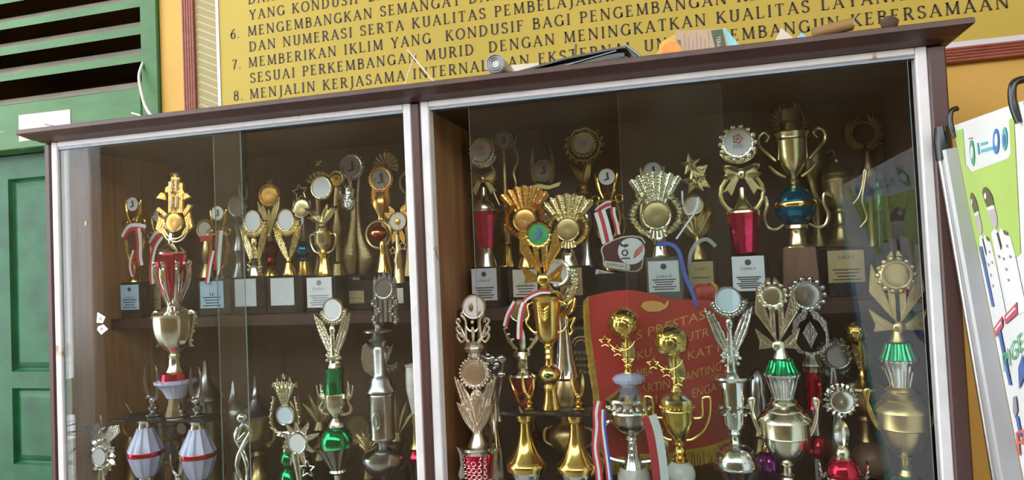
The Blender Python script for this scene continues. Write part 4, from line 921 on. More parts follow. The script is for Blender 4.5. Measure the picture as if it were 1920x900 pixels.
t.lathe('neck', 'pewter', [(606, 12), (612, 8), (617, 8), (619, 28), (622, 28), (624, 11), (632, 13), (638, 20), (641, 16), (650, 11), (655, 13), (700, 13), (705, 16)], 28)
for sd in (-1, 1): b = MB(); b.wreath((sd*k*22, t.z(672)), k*18, 90, 90+sd*200, 9, k*13, k*6); b.leaf((sd*k*4, t.z(690)), PI/2+sd*-.5, k*50, k*10); t.put(b, 'leaf_spray', 'pewter')
t.put(MB().plate([t.pt(*p) for p in ((683, 648), (691, 641), (712, 672), (716, 700), (700, 704), (686, 694), (680, 672))], -.008, .003), 'leaf', 'grey'); t.lathe('shoulder', 'pewter', [(703, 14), (710, 20), (722, 22), (730, 28), (734, 28), (737, 25)], 28)
t.lathe('engraved_cylinder', 'grey', [(736, 23), (740, 25), (744, 23.5), (815, 23.5), (820, 25), (824, 23)], 32); b = MB(); zc = t.z(785); b.leaf((0, zc-.02), PI/2, .042, .004, -23.5*k, .002); b.ring(.012, .001, (0, zc), -23.8*k, 20, sx=.7, sz=1.5); t.put(b, 'engraving', 'silver')
t.lathe('bowl', 'grey', [(823, 10), (828, 12), (836, 9), (841, 24), (846, 32), (852, 40), (858, 41), (868, 39), (882, 30), (893, 16), (897, 13)], 36); t.tall('pewter', 896, 13, rb=30)
t = T('gold leaf trophy with olive disc between the green and pewter trophies', 690, 830, .205, 'low', G2)
for i in range(6): t.put(MB().leaf((0, t.z(845)-.0), PI/2+.35*(i-2.5), .06, .016, -.001*i, .004, .2), 'leaf', 'dull_gold')
t.medal(672, 800, 22, 'bronze', 'bronze', 1.2); t.lathe('stem', 'dull_gold', [(838, 8), (870, 6), (900, 12)]); t.block(674, 706, 901, 'black', .04)
t = T('pale cream vase with gold rim beside the middle post', 776, 720, .130, 'low', G2, 'vase', 'vase')
t.lathe('body', 'marble', [(682, 10), (684, 17), (688, 14), (700, 15), (730, 15), (760, 9), (775, 6)], 24); t.lathe('stem', 'dull_gold', [(774, 5), (790, 8), (800, 5), (830, 7), (840, 12)])
t.lathe('red_ball', 'red', [(840, 7), (846, 13), (856, 17), (866, 13), (872, 9)], 12); t.tall('black', 871, 12, rb=26)
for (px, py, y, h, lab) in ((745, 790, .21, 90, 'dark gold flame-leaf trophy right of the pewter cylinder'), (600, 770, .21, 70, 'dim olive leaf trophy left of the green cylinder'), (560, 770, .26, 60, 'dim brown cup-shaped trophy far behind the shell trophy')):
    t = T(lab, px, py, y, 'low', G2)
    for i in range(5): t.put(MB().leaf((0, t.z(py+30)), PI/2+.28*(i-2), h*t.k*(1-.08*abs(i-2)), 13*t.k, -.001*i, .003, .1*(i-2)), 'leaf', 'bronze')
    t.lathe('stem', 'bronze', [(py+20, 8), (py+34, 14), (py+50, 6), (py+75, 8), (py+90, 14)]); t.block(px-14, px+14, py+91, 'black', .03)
# ------------------------------------------------------------------ trophies on the upper shelf, right half
t = T('red faceted cup trophy with rope-edged white medal beside the middle post', 911, 450, .245, group=G3)
t.medal(904, 284, 19, 'champagne', 'white', 1.3, 'rope', mark='pmi')
c = t.pt(904, 284); t.put(MB().ring(t.k*28, t.k*4, c, .002, 24, a0=PI*1.12, a1=PI*1.88), 'crescent', 'champagne'); t.bow(906, 336, 58, 'dull_gold')
t.lathe('stem', 'champagne', [(352, 4), (366, 6), (374, 9), (380, 15), (386, 18), (392, 19), (394, 25), (397, 26), (398, 22)], 28)
t.lathe('red_cup', 'pink', [(397, 21), (410, 21), (440, 18), (466, 15)], 12, ang=15)
t.lathe('foot', 'grey', [(465, 13), (470, 12), (482, 14), (494, 18), (500, 19)], 28)
t.block(883, 938, 500, 'black', .075, pq=(885, 503, 932, 564), pm='paper', lines=[('JUARA III', .07, .62, .5)], bars=5, mark=True)
t = T('dark gold trophy with small round medal and wavy arms at the back', 949, 400, .300, group=G3)
t.medal(945, 264, 14, 'bronze', 'taupe', 1.3, 'rope', mark='figure')
for sd, o_ in ((1, 18), (-1, 16)):
    P = smooth_path([(t.pt(945+sd*x, q)[0], 0, t.pt(945, q)[1]) for x, q in ((24, 255), (20, 275), (26, 300), (18, 325), (22, 350), (8, 385))]); t.put(MB().tube(P, [t.k*(1.2+2.2*math.sin(PI*i/(len(P)-1))) for i in range(len(P))], 8), 'arm', 'dull_gold')
t.lathe('stem', 'dull_gold', [(278, 4), (380, 5), (384, 12), (390, 9), (396, 13), (402, 10), (408, 14), (414, 10), (420, 13), (440, 12), (450, 7), (458, 8)], 24)
t.lathe('foot', 'gold', [(457, 8), (462, 10), (468, 8), (480, 9), (495, 11), (500, 11)], 20); t.block(944, 966, 501, 'black', .02)
t = T('gold shell trophy with olive disc and wheat sprays, left of its silver-footed twin', 984, 450, .232, group=G3)
t.shellhead(985, 413, 20, 'orange_gold', 'orange_gold', 70, 36); t.lathe('foot', 'gold', [(452, 6), (470, 8), (476, 13), (482, 9), (500, 16), (503, 16)], 20)
t.block(952, 1012, 503, 'black', .08, pq=(962, 505, 1008, 557), pm='cream', lines=[('JUARA II', .11, .42, .55)], bars=4)
t = T('dim grey medal trophy with wheat wings and silver stacked stem', 1021, 400, .335, group=G3)
t.medal(1019, 320, 17, 'dull_gold', 'taupe', 1.2, 'rope', mark='figure')
for sd in (1, -1): b = MB(); b.wing((sd*t.k*12, t.z(345)), sd, 7, 50, 84, .03, .062, .007, .002, .003, .35); t.put(b, 'wheat_wing', 'dull_gold')
t.put(MB().plate([t.pt(*p) for p in ((985, 352), (1012, 344), (1030, 348), (1054, 340), (1050, 350), (1030, 356), (1010, 354), (990, 360))], -.004, .003), 'scroll', 'dull_gold')
t.lathe('stem', 'silver', [(356, 5), (364, 12), (370, 9), (374, 14), (380, 10), (384, 14), (390, 10), (394, 12)], 24); t.lathe('vase', 'silver', [(393, 12), (400, 15), (415, 17), (432, 13), (445, 7), (452, 10), (475, 9), (490, 16), (500, 18)], 24); t.block(1004, 1040, 501, 'black', .06)
t = T('rope-edged white medal trophy with gold scrollwork ring at the back', 1097, 400, .330, group=G3)
t.medal(1094, 271, 18, 'pale', 'blush', 1.3, 'rope', mark='text'); c = t.pt(1094, 271)
t.put(MB().ring(t.k*30, t.k*2.4, c, .002, 28, (9, .05)), 'scroll_ring', 'dull_gold'); t.put(MB().wreath(c, t.k*32, 150, 390, 12, t.k*11, t.k*6, .001), 'leaf_scroll', 'dull_gold')
for i, (dx, a) in enumerate(((-6, 110), (4, 75), (0, 92))): t.put(MB().leaf((t.k*2, t.z(345)), math.radians(a), t.k*46, t.k*14, -.001*i, .004, .5-.5*i), 'ribbon_leaf', 'dull_gold')
t.lathe('stem', 'dull_gold', [(342, 6), (346, 12), (351, 9), (355, 14), (360, 10), (364, 15), (370, 11), (376, 14), (382, 11), (388, 13), (393, 10)], 24)
t.lathe('vase', 'grey', [(392, 10), (400, 15), (415, 17), (430, 14), (445, 8), (455, 10), (480, 10), (495, 16), (500, 17)], 24); t.block(1080, 1120, 501, 'black', .06)
t = T('pale gold shell trophy with silver foot between two gold trophies', 1064, 450, .254, group=G3)
t.shellhead(1065, 430, 20, 'pale', 'dull_gold', 72, 36); t.lathe('foot', 'silver', [(468, 9), (474, 13), (480, 12), (484, 14), (490, 15), (497, 18), (499, 18)], 24)
t.block(1036, 1096, 499, 'black', .085, pq=(1050, 502, 1092, 554), pm='brass_plate', lines=[('JUARA I', .11, .45, .5)], bars=3)
t = T('gold looped medal trophy with white disc behind the scalloped emblem plaque', 1141, 420, .300, group=G3)
lyre(t, 1138, 332, 15, 'gold', 'white', 452)
t.put(MB().ring(t.k*29, t.k*2.6, t.pt(1143, 420), .001, 32, sz=1.1), 'ring', 'gold'); t.lathe('foot', 'gold', [(450, 5), (470, 6), (490, 12), (506, 16), (508, 16)]); t.block(1122, 1166, 508, 'black', .06)
ribbon('red ribbon with white edges looped over the gold ring trophy', [(1119, 398, .275), (1128, 390, .272), (1139, 384, .270), (1146, 383, .272)], 13, ('ribbonwhite', 'ribbonred'), (0, 1, 1, 0))
ribbon('red ribbon with white edges slanting down to the emblem plaque', [(1124, 396, .268), (1130, 415, .262), (1135, 435, .260), (1140, 456, .258)], 22, ('ribbonwhite', 'ribbonred'), (0, 1, 0))
ribbon('narrow red and white ribbon falling on the right side of the gold ring', [(1149, 389, .264), (1150, 402, .262), (1155, 420, .260), (1159, 440, .258)], 9)
# emblem plaque
t = T('dark scalloped emblem plaque with white roundel and two lettered bars', 1165, 490, .222, group='emblem plaques', name='emblem_plaque', cat='plaque')
out = [(1130, 484), (1126, 470), (1128, 462), (1137, 456), (1150, 449), (1168, 443), (1186, 441), (1203, 444), (1208, 450), (1211, 455), (1207, 458), (1208, 470), (1207, 488), (1204, 503), (1195, 510), (1180, 510), (1168, 509), (1160, 508), (1140, 504), (1130, 496)]
P = [t.pt(*p) for p in out]; cx = sum(p[0] for p in P)/len(P); cz = sum(p[1] for p in P)/len(P)
t.put(MB().plate(P, .004, .005, .001), 'shield', 'cream', smooth=False)
t.put(MB().plate([(cx+(p[0]-cx)*.93, cz+(p[1]-cz)*.93) for p in P], -.0008, .0012, .0004), 'shield_face', paint('maroon_shield_face', (.09, .025, .03), .35, .15), smooth=False)
c = t.pt(1184, 471); f = t.put(MB().ydisc([(0, 0), (t.k*25, 0), (t.k*24.5, .0012), (0, .0012)], c, -.0022, 32), 'roundel', 'white')
b = MB()
for i, (a, q) in enumerate(((1189, 476), (1194, 472), (1199, 467))): p = t.pt(a, q); b.leaf((p[0], p[1]-t.k*8), math.radians(62), t.k*20, t.k*6, -.0036, .0006, .3)
b.build('flame_mark', 'redink', f); b = MB(); p = t.pt(1172, 474); b.ring(t.k*5, t.k*1.3, p, -.0037, 18); p = t.pt(1168, 462); b.leaf(p, .2, t.k*12, t.k*6, -.0036, .0005); b.leaf(p, 2.2, t.k*9, t.k*5, -.0036, .0005); p = t.pt(1173, 484); b.box((p[0]-t.k*8, -.0037, p[1]-t.k*2), (p[0]+t.k*9, -.0034, p[1]+t.k*1)); b.build('figure_mark', 'ink', f)
def bar(a, q, a2, q2, hh, txt, mat, tm):
    p0, p1 = t.pt(a, q), t.pt(a2, q2); h = hh*t.k; sl = (p1[1]-p0[1])/(p1[0]-p0[0])
    o_ = t.put(MB().plate([(p0[0], p0[1]-h), (p1[0], p1[1]-h), (p1[0]+h*.4, p1[1]), (p1[0], p1[1]+h), (p0[0], p0[1]+h), (p0[0]-h*.4, p0[1])], -.003, .004, .0008), 'lettered_bar', mat, smooth=False)
    add_text(MB(), txt, ((p0[0]+p1[0])/2, (p0[1]+p1[1])/2), h*1.15, -.0074, 0, abs(p1[0]-p0[0])*.86, sl).build('lettering', tm, o_, smooth=False)
bar(1135, 495, 1180, 501, 6.5, 'JAMNAS', 'cream', 'ink'); bar(1119, 511, 1176, 523, 6.5, 'PRAMUKA', 'paper', 'ink')
t.block(1118, 1196, 512, 'black', .05, dy=.012)
t = T('gold medal trophy with white disc peeping over the largest shell trophy', 1228, 420, .325, group=G3)
lyre(t, 1224, 321, 16, 'dull_gold', 'white', 455); t.lathe('foot', 'dull_gold', [(453, 5), (475, 8), (500, 16)]); t.block(1210, 1250, 501, 'black', .06)
t = T('largest pale gold shell trophy with green-gold disc and silver foot', 1237, 450, .225, group=G3)
t.shellhead(1231, 404, 24, 'champagne', 'dull_gold', 88, 44, tilt=0, w=36); t.lathe('foot', 'silver', [(446, 10), (455, 12), (459, 16), (462, 12), (472, 14), (478, 16), (481, 16)], 24)
t.block(1210, 1279, 482, paint('grey_green_block', (.10, .10, .085), .4, .1), .09, pq=(1216, 489, 1274, 548), pm='paper', lines=[('JUARA III', .10, .50, .5)], bars=5, mark=True)
ribbon('bright blue ribbon tied round the foot and falling past the white plaque', [(1232, 458, .195), (1246, 456, .190), (1262, 460, .180), (1273, 472, .172), (1279, 495, .168), (1286, 520, .166), (1298, 548, .160), (1306, 575, .157)], 7, ('ribbonblue', 'ribbonblue'), group='blue ribbons')
t = T('dull gold trophy of two open stars over a leafy disc with white cord', 1306, 430, .285, group=G3)
t.starpts([(1294, 308, 22), (1301, 341, 26)], 'dull_gold', False, name='star_backing', tilt=.12); t.starpts([(1294, 308, 11), (1301, 341, 15)], 'pale', True, dy=-.004, tilt=.12); c = t.pt(1306, 445)
t.put(MB().plate([t.pt(*p) for p in ((1290, 300), (1300, 312), (1328, 308), (1320, 330), (1334, 352), (1312, 350))], .004, .003), 'star_plate', 'dull_gold', smooth=False)
for i, (a, L) in enumerate(((112, 70), (97, 78), (82, 78), (67, 72), (55, 55), (128, 55))): t.put(MB().leaf((0, t.z(446)), math.radians(a), L*t.k, 20*t.k, .002-.001*(i % 3), .005, .05*(i-2)), 'leaf', 'dull_gold')
t.medal(1301, 385, 15, 'dull_gold', 'blush', 1.3, dy=-.006)
t.lathe('foot', 'dull_gold', [(444, 5), (460, 7), (470, 12), (486, 15)]); t.block(1289, 1345, 487, 'black', .085, pq=(1291, 490, 1338, 541), pm='brass_plate', lines=[('JUARA I', .11, .72, .5)], bars=2)
ribbon('thin white cord looped in front of the double star trophy', [(1279, 358, .235), (1281, 385, .230), (1290, 402, .226), (1304, 392, .226), (1309, 370, .230), (1304, 395, .222), (1284, 425, .220), (1268, 448, .218)], 3.5, ('ribbonwhite', 'ribbonwhite'), group='white cords')
ribbon('white and red ribbon folded over the double star trophy plaque', [(1293, 505, .226), (1293, 488, .226), (1297, 470, .226), (1309, 454, .226), (1326, 449, .228), (1342, 462, .23)], 7, ('ribbongrey', 'ribbonred'), (0, 0))
t = T('tall red faceted cup trophy with scalloped white medal and gold bow', 1396, 440, .232, group=G3)
t.medal(1383, 268, 24, 'champagne', 'white', 1.32, 'petal', mark='pmi'); c = t.pt(1383, 268); t.put(MB().ring(t.k*36, t.k*5, c, .003, 24, a0=PI*1.15, a1=PI*1.85), 'crescent', 'pale')
t.put(MB().ring(t.k*38, t.k*4.5, t.pt(1391, 362), .004, 36, (20, .02)), 'wreath_ring', 'dull_gold'); t.bow(1390, 326, 78, 'pale')
t.lathe('stem', 'pale', [(352, 5), (370, 7), (378, 11), (386, 16), (392, 18), (396, 31), (400, 32), (401, 27)], 28)
t.lathe('red_cup', 'pink', [(400, 28), (412, 28), (445, 24), (474, 20)], 12, ang=15); t.lathe('foot', 'chrome', [(473, 18), (480, 22)], 8)
t.block(1372, 1440, 480, 'black', .09, pq=(1373, 480, 1434, 546), pm='paper', lines=[('JUARA II', .07, .64, .45)], bars=6, mark=True)
t = T('big two-handled gold cup trophy with blue ball on a red-brown wooden block', 1494, 440, .264, group=G3)
t.lathe('lid', 'dull_gold', [(203, 10), (208, 20), (228, 22), (232, 12), (244, 13), (247, 26)], 32)
for sd in (1, -1): t.put(MB().wreath((0, t.z(225)), t.k*26, -40 if sd > 0 else 220, 60 if sd > 0 else 120, 7, t.k*11, t.k*5, flip=sd), 'laurel_branch', 'dull_gold')
t.lathe('cup', 'pale', [(246, 27), (250, 32), (253, 31), (256, 29), (262, 29), (264, 30), (267, 29), (295, 27), (310, 23), (322, 15), (329, 8), (334, 6), (340, 9), (345, 6), (350, 8), (354, 16)], 36)
t.handles('pale', [(30, 300), (44, 285), (58, 268), (58, 252), (48, 244), (40, 252), (46, 262)], 3.4)
t.handles('dull_gold', [(14, 332), (30, 322), (42, 308)], 3)
t.put(MB().sphere((0, 0, t.z(387)), 37*t.k, 18), 'blue_ball', 'blue', ang=12)
t.put(MB().lathe([(37.0*t.k, t.z(389)), (38.5*t.k, t.z(386)), (38.5*t.k, t.z(381)), (37.0*t.k, t.z(378))], 36), 'ball_band', 'gold')
t.handles('pale', [(60, 368), (64, 372), (52, 366), (50, 385), (56, 405), (50, 424), (36, 428), (22, 420)], 3.2, name='scroll_arm')
t.lathe('foot', 'pale', [(420, 10), (422, 20), (428, 21), (432, 14), (440, 13), (446, 16), (458, 17), (462, 28), (464, 28)], 32)
t.block(1463, 1535, 464, 'basewood', .075, taper=.08)
t = T('dark gold lidded cup trophy with thin handles and brass plaque', 1576, 430, .292, group=G3)
t.lathe('lid', 'bronze', [(292, .1), (296, 4), (304, 5), (310, 14), (318, 22), (326, 28), (330, 26)], 28); t.lathe('cup', 'dull_gold', [(329, 26), (334, 29), (337, 27), (340, 28), (344, 26), (365, 25), (382, 20), (392, 10), (396, 12), (400, 8), (418, 9), (422, 12), (426, 8)], 32)
t.handles('dull_gold', [(24, 384), (34, 372), (42, 350), (46, 326), (50, 322), (46, 345), (40, 380), (46, 410), (34, 428)], 2.2)
t.lathe('foot', 'dull_gold', [(425, 9), (430, 12), (445, 13), (455, 20), (462, 26)], 28)
t.block(1549, 1622, 463, 'black', .09, pq=(1552, 469, 1621, 530), pm='brass_plate', lines=[('JUARA II', .11, .78, .42)], bars=4)
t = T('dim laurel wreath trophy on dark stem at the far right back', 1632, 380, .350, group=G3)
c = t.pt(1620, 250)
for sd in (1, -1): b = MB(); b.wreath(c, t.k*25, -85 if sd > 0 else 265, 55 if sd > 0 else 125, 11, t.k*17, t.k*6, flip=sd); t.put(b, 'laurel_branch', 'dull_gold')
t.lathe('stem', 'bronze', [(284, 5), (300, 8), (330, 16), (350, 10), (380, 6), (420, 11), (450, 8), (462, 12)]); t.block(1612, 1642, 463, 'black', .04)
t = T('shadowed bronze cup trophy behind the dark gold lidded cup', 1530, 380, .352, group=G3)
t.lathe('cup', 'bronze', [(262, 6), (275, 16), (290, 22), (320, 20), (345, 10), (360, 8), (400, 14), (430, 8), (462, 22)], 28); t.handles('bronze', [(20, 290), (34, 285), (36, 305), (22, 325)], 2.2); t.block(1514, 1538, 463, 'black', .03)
t = T('slim dark green bottle standing beside a wooden stick', 1652, 430, .300, group='odds and ends on the shelf', name='bottle', cat='bottle')
t.lathe('glass_body', paint('dark_green_glass', (.02, .14, .04), .08, .2), [(342, 4), (352, 4), (356, 7), (395, 7), (396, 7)], 20); t.lathe('black_base', 'black', [(396, 8), (452, 9), (462, 10), (548, 10)], 20)
b = MB(); p0 = S(1653, 338, .355); p1 = S(1676, 560, .330); t0 = np.array([p1[0], .335, ZSHELF]); b.loft([[(x, y, z) for x, y in ((-.009, -.005), (.009, -.005), (.009, .005), (-.009, .005))] if z == 0 else [(x+p0[0]-p1[0], y+.03, z) for x, y in ((-.009, -.005), (.009, -.005), (.009, .005), (-.009, .005))] for z in (0, p0[2]-ZSHELF)])
o = b.build('wooden_stick', 'basewood', None, smooth=False); o.location = t0; tag(o, 'flat reddish wooden stick leaning at the far right back of the shelf', 'stick')

# ------------------------------------------------------------------ trophies in the right lower bay
t = T('warm silver double-medal trophy with scroll arms beside the orange-brown divider', 892, 740, .060, 'low', G4)
k = t.k
t.medal(889, 575, 20, 'rose', 'blush', 1.2); c = t.pt(889, 575)
t.put(MB().ydisc([(0, 0), (k*8, 0), (k*7, .002), (0, .003)], (c[0]-k*5, c[1]-k*1), -.005, 16, None, .55), 'figure_relief', 'bronze')
for sd in (1, -1):
    for j, (dx, top) in enumerate(((33, 602), (33, 616), (32, 629), (22, 590))):
        P = smooth_path([(0+sd*k*3, 0, t.z(650)), (sd*k*14, 0, t.z(636)), (sd*k*(dx-8), 0, t.z(top+12)), (sd*k*dx, -.002, t.z(top)), (sd*k*(dx-6), -.003, t.z(top-5)), (sd*k*(dx-9), -.003, t.z(top+2))]); t.put(MB().tube(P, k*2.5, 7), 'scroll', 'rose')
b = MB(); b.ring(k*13, k*2.5, (0, t.z(609)), 0, 24, a0=PI, a1=2*PI); b.sphere((0, -.002, t.z(604)), k*4, 8); b.leaf((0, t.z(612)), -PI/2, k*34, k*8, -.003, .005); t.put(b, 'figure', 'rose')
t.lathe('dish', 'rose', [(640, 9), (645, 16), (652, 19), (658, 16), (662, 11), (668, 12), (672, 9)], 24, (8, .06))
t.medal(890, 699, 22, 'rose', 'rose', 1.3, 'rope')
t.wingpair(808, 704, 41, 3, 'rose'); t.wingpair(814, 752, 36, 4, 'rose', -.005); t.put(MB().leaf((0, t.z(806)), PI/2, k*80, k*44, .004, .005), 'wing_leaf', 'rose')
t.lathe('neck', 'rose', [(796, 7), (805, 8), (815, 10), (828, 16), (834, 18), (838, 22)], 28)
t.lathe('cup', 'silver', [(836, 32), (840, 35), (844, 32), (860, 27), (880, 25), (895, 27), (900, 29)], 28); k = t.k
b = MB()
for i in range(5):
    for j in range(4):
        a = -PI/2+(i-2)*.36; r = 28*k; zc = t.z(850+j*12); x, y = r*math.cos(a), r*math.sin(a); b.ring(k*4.2, k*1.1, (x, zc), y-.001, 12)
t.put(b, 'link_pattern', 'silver'); t.put(MB().lathe([(26.5*k, t.z(898)), (29*k, t.z(870)), (31*k, t.z(846))], 28), 'red_band', 'red')
for sd in (1, -1): t.put(MB().plate([(sd*k*28, t.z(845)), (sd*k*44, t.z(836)), (sd*k*38, t.z(852)), (sd*k*36, t.z(872)), (sd*k*42, t.z(890)), (sd*k*38, t.z(902)), (sd*k*26, t.z(896))], .002, .004), 'side_fin', 'silver', smooth=False)
t.tall('silver', 899, 20, rb=34)
t = T('chrome sculpted trophy half hidden behind the warm silver double medal', 925, 760, .128, 'low', G4)
b = MB()
for i in range(18): b.sphere((random.uniform(-20, 26)*t.k, random.uniform(-.008, .008), t.z(random.uniform(664, 705))), t.k*random.uniform(4, 8), 7)
t.put(b, 'foliage_crown', 'chrome')
for sd in (1, -1): t.put(MB().tube(smooth_path([(sd*t.k*24, 0, t.z(675)), (sd*t.k*18, 0, t.z(715)), (sd*t.k*10, 0, t.z(755)), (sd*t.k*14, 0, t.z(790))]), t.k*2.4, 8), 'arm', 'chrome')
t.lathe('stem', 'chrome', [(700, 8), (740, 7), (790, 12), (800, 8), (850, 16), (900, 18)]); t.tall('chrome', 899, 18, rb=26)
t = T('silver scroll trophy with dark red crystal behind the gold football trophy', 982, 700, .146, 'low', G4)
k = t.k; t.medal(975, 583, 18, 'champagne', 'dull_gold', 1.2, mark=None)
for sd in (1, -1):
    for j, (dx, top) in enumerate(((34, 616), (30, 628), (22, 638))): t.put(MB().tube(smooth_path([(sd*k*2, 0, t.z(662)), (sd*k*14, 0, t.z(652)), (sd*k*(dx-5), 0, t.z(top+14)), (sd*k*dx, 0, t.z(top)), (sd*k*(dx-7), 0, t.z(top-2))]), k*2.6, 7), 'scroll', 'champagne')
t.put(MB().leaf((0, t.z(660)), PI/2, k*52, k*12, 0, .004), 'spine', 'champagne')
t.lathe('dish', 'champagne', [(654, 9), (658, 17), (665, 20), (670, 15), (676, 11), (690, 12), (696, 22), (700, 29), (704, 30), (706, 26)], 28)
t.lathe('red_crystal', 'darkred', [(705, 25), (720, 26), (750, 22), (764, 18)], 10, ang=15)
for sd in (1, -1): t.put(MB().tube(smooth_path([(sd*k*26, -.01, t.z(704)), (sd*k*16, -.022, t.z(725)), (sd*k*4, -.026, t.z(750))]), k*2, 7), 'gold_strut', 'gold')
t.tall('pewter', 763, 18, rb=32)
t = T('gold two-column football trophy with rayed fan, tall cup and black platform', 1028, 640, .066, 'low', G4)
k = t.k
t.medal(1011, 440, 20, 'gold', 'greenprint', 1.32, 'scallop', mark='player', dy=-.003)
t.zigzag(1019, 524, 'gold', .78, .80, 11, -.05)
t.lathe('neck', 'gold', [(528, 5), (534, 9), (542, 12), (548, 20)], 24)
t.lathe('cup', 'gold', [(546, 22), (550, 28), (556, 32), (559, 31), (562, 28), (566, 27), (600, 23), (625, 21), (638, 16), (645, 8), (648, 10)], 36)
t.handles('gold', [(26, 566), (36, 572), (34, 590), (40, 604), (30, 620), (20, 624)], 2.2)
b = MB(); [b.leaf((0, t.z(600-6*i)), PI/2+sd*(.5+.1*i), k*15, k*6, -27*k-.0005, .002) for i in range(4) for sd in (1, -1)]; t.put(b, 'leaf_relief', 'gold')
t.lathe('stem', 'gold', [(645, 8), (650, 9), (655, 7), (660, 9), (665, 7), (670, 9), (676, 7), (684, 9), (690, 17), (700, 21), (708, 20), (714, 14), (720, 10), (726, 13), (735, 11), (750, 14), (764, 18), (767, 18)], 24)
t.put(MB().sphere((0, -20*k, t.z(701)), k*5, 10), 'green_stone', 'green')
pA, pB = t.pt(946, 770), t.pt(1110, 768); zP = t.z(769); t.put(MB().bbox((pA[0], -.040, zP-.0045), (pB[0], .040, zP), .0015), 'platform', 'black')
for px in (985, 1079):
    x = t.pt(px, 830)[0]/k
    t.lathe('cone_column', 'gold', [(773, 15), (776, 16), (790, 13), (793, 9), (797, 9), (815, 11), (835, 16), (850, 23), (862, 32), (868, 37), (871, 38), (874, 38), (882, 36), (884, 30)], 32, None, x)
    t.lathe('column_foot', 'chrome', [(883, 29), (888, 28), (905, 20), (930, 14), (960, 18), (968, 22)], 28, (10, .05), x)
x0, x1 = t.pt(950, 960)[0], t.pt(1112, 960)[0]; t.put(MB().bbox((x0, -.032, 0), (x1, .034, t.z(967)), .003), 'base', 'black')
t.eagle(-42, 767, 62, 'gold', sp=.4); t.eagle(52, 767, 64, 'gold', sp=.4)
ribbon('red and white ribbon lying across the rim of the tall gold cup', [(975, 575, .050), (985, 562, .040), (1000, 552, .032), (1016, 547, .030), (1032, 547, .034)], 8, ('ribbonwhite', 'ribbonred'))
ribbon('white and red ribbon hanging left of the tall gold cup', [(983, 568, .036), (978, 584, .036), (975, 605, .04), (974, 636, .042)], 11, ('ribbonwhite', 'ribbonred'))
ribbon('short red ribbon end beside the scroll trophy medal', [(966, 566, .085), (953, 590, .085), (947, 612, .085)], 9, ('ribbonwhite', 'ribbonred'))
t = T('champagne crescent trophy with laurel band and steel cone stem', 1057, 620, .147, 'low', G4)
k = t.k; c = t.pt(1043, 512)
t.put(MB().ring(k*24, k*5, c, 0, 28, a0=-.6*PI, a1=.55*PI), 'crescent', 'champagne'); t.put(MB().ydisc([(0, 0), (k*22, 0), (k*22, .002), (0, .002)], c, .004, 28), 'disc_insert', 'white')
b = MB(); b.wreath((c[0]-k*2, c[1]-k*16), k*36, -70, 25, 9, k*13, k*8); t.put(b, 'laurel_band', 'champagne')
for a in ((1040, 590, 1078, 530), (1052, 592, 1080, 545), (1040, 572, 1066, 540), (1060, 595, 1078, 560)): p, q = t.pt(a[0], a[1]), t.pt(a[2], a[3]); t.put(MB().tube([(p[0], 0, p[1]), (q[0], 0, q[1])], k*3, 6), 'slanted_bar', 'champagne')
for pts in ([(1050, 568), (1064, 572), (1078, 560), (1074, 582), (1062, 590), (1050, 590)], [(1052, 612), (1066, 602), (1078, 596), (1072, 612), (1074, 622), (1062, 632), (1050, 628)]): t.put(MB().tube(smooth_path([(t.pt(*p)[0], -.003, t.pt(*p)[1]) for p in pts]), k*2.8, 8), 'flame_handle', 'gold')
t.lathe('steel_cone', 'chrome', [(592, 12), (612, 11), (640, 14), (670, 18), (700, 24), (706, 26), (710, 24)], 32); t.lathe('bowl', 'dull_gold', [(709, 20), (730, 28), (760, 24), (775, 12), (785, 16)], 28)
t.lathe('bowl', 'dull_gold', [(784, 14), (800, 30), (815, 36), (830, 34), (845, 20), (855, 12), (870, 20)], 28); t.handles('dull_gold', [(30, 800), (44, 806), (46, 826), (30, 838)], 2.6); t.tall('dull_gold', 869, 20, rb=32)
t = T('dark upright panel imitating a reflection, with gold arc and raised lettering, left of the red flag', 1096, 650, .215, 'low', 'emblem plaques', 'reflection_panel', 'plaque')  # solid panel built in place of a reflection with reversed writing
a0, a1 = t.pt(1064, 650), t.pt(1118, 650); zt = t.z(598)
pl = t.put(MB().bbox((a0[0], -.004, .02), (a1[0], .006, zt), .002), 'panel', paint('smoked_panel', (.07, .065, .05), .3, .15)); cx = (a0[0]+a1[0])/2
b = MB(); b.ring(t.k*19, t.k*1.6, (cx, t.z(650)), -.0045, 24, a0=.05*PI, a1=.95*PI); b.ring(t.k*13, t.k*1, (cx, t.z(650)), -.0045, 24, a0=.05*PI, a1=.95*PI); b.build('gold_arc', 'dull_gold', pl)
b = MB()
for i, (q, w) in enumerate(((615, 12), (660, 24), (672, 20), (684, 22), (697, 24))): 
    z_ = t.z(q); n = 6
    for j in range(n): x = cx+(j-(n-1)/2)*w*2*t.k/n; b.box((x-w*t.k/n*.7, -.0048, z_-.0028), (x+w*t.k/n*.7, -.0042, z_+.0028))
b.build('lettering', 'dull_gold', pl, smooth=False); t.block(1062, 1120, 895, 'black', .04)
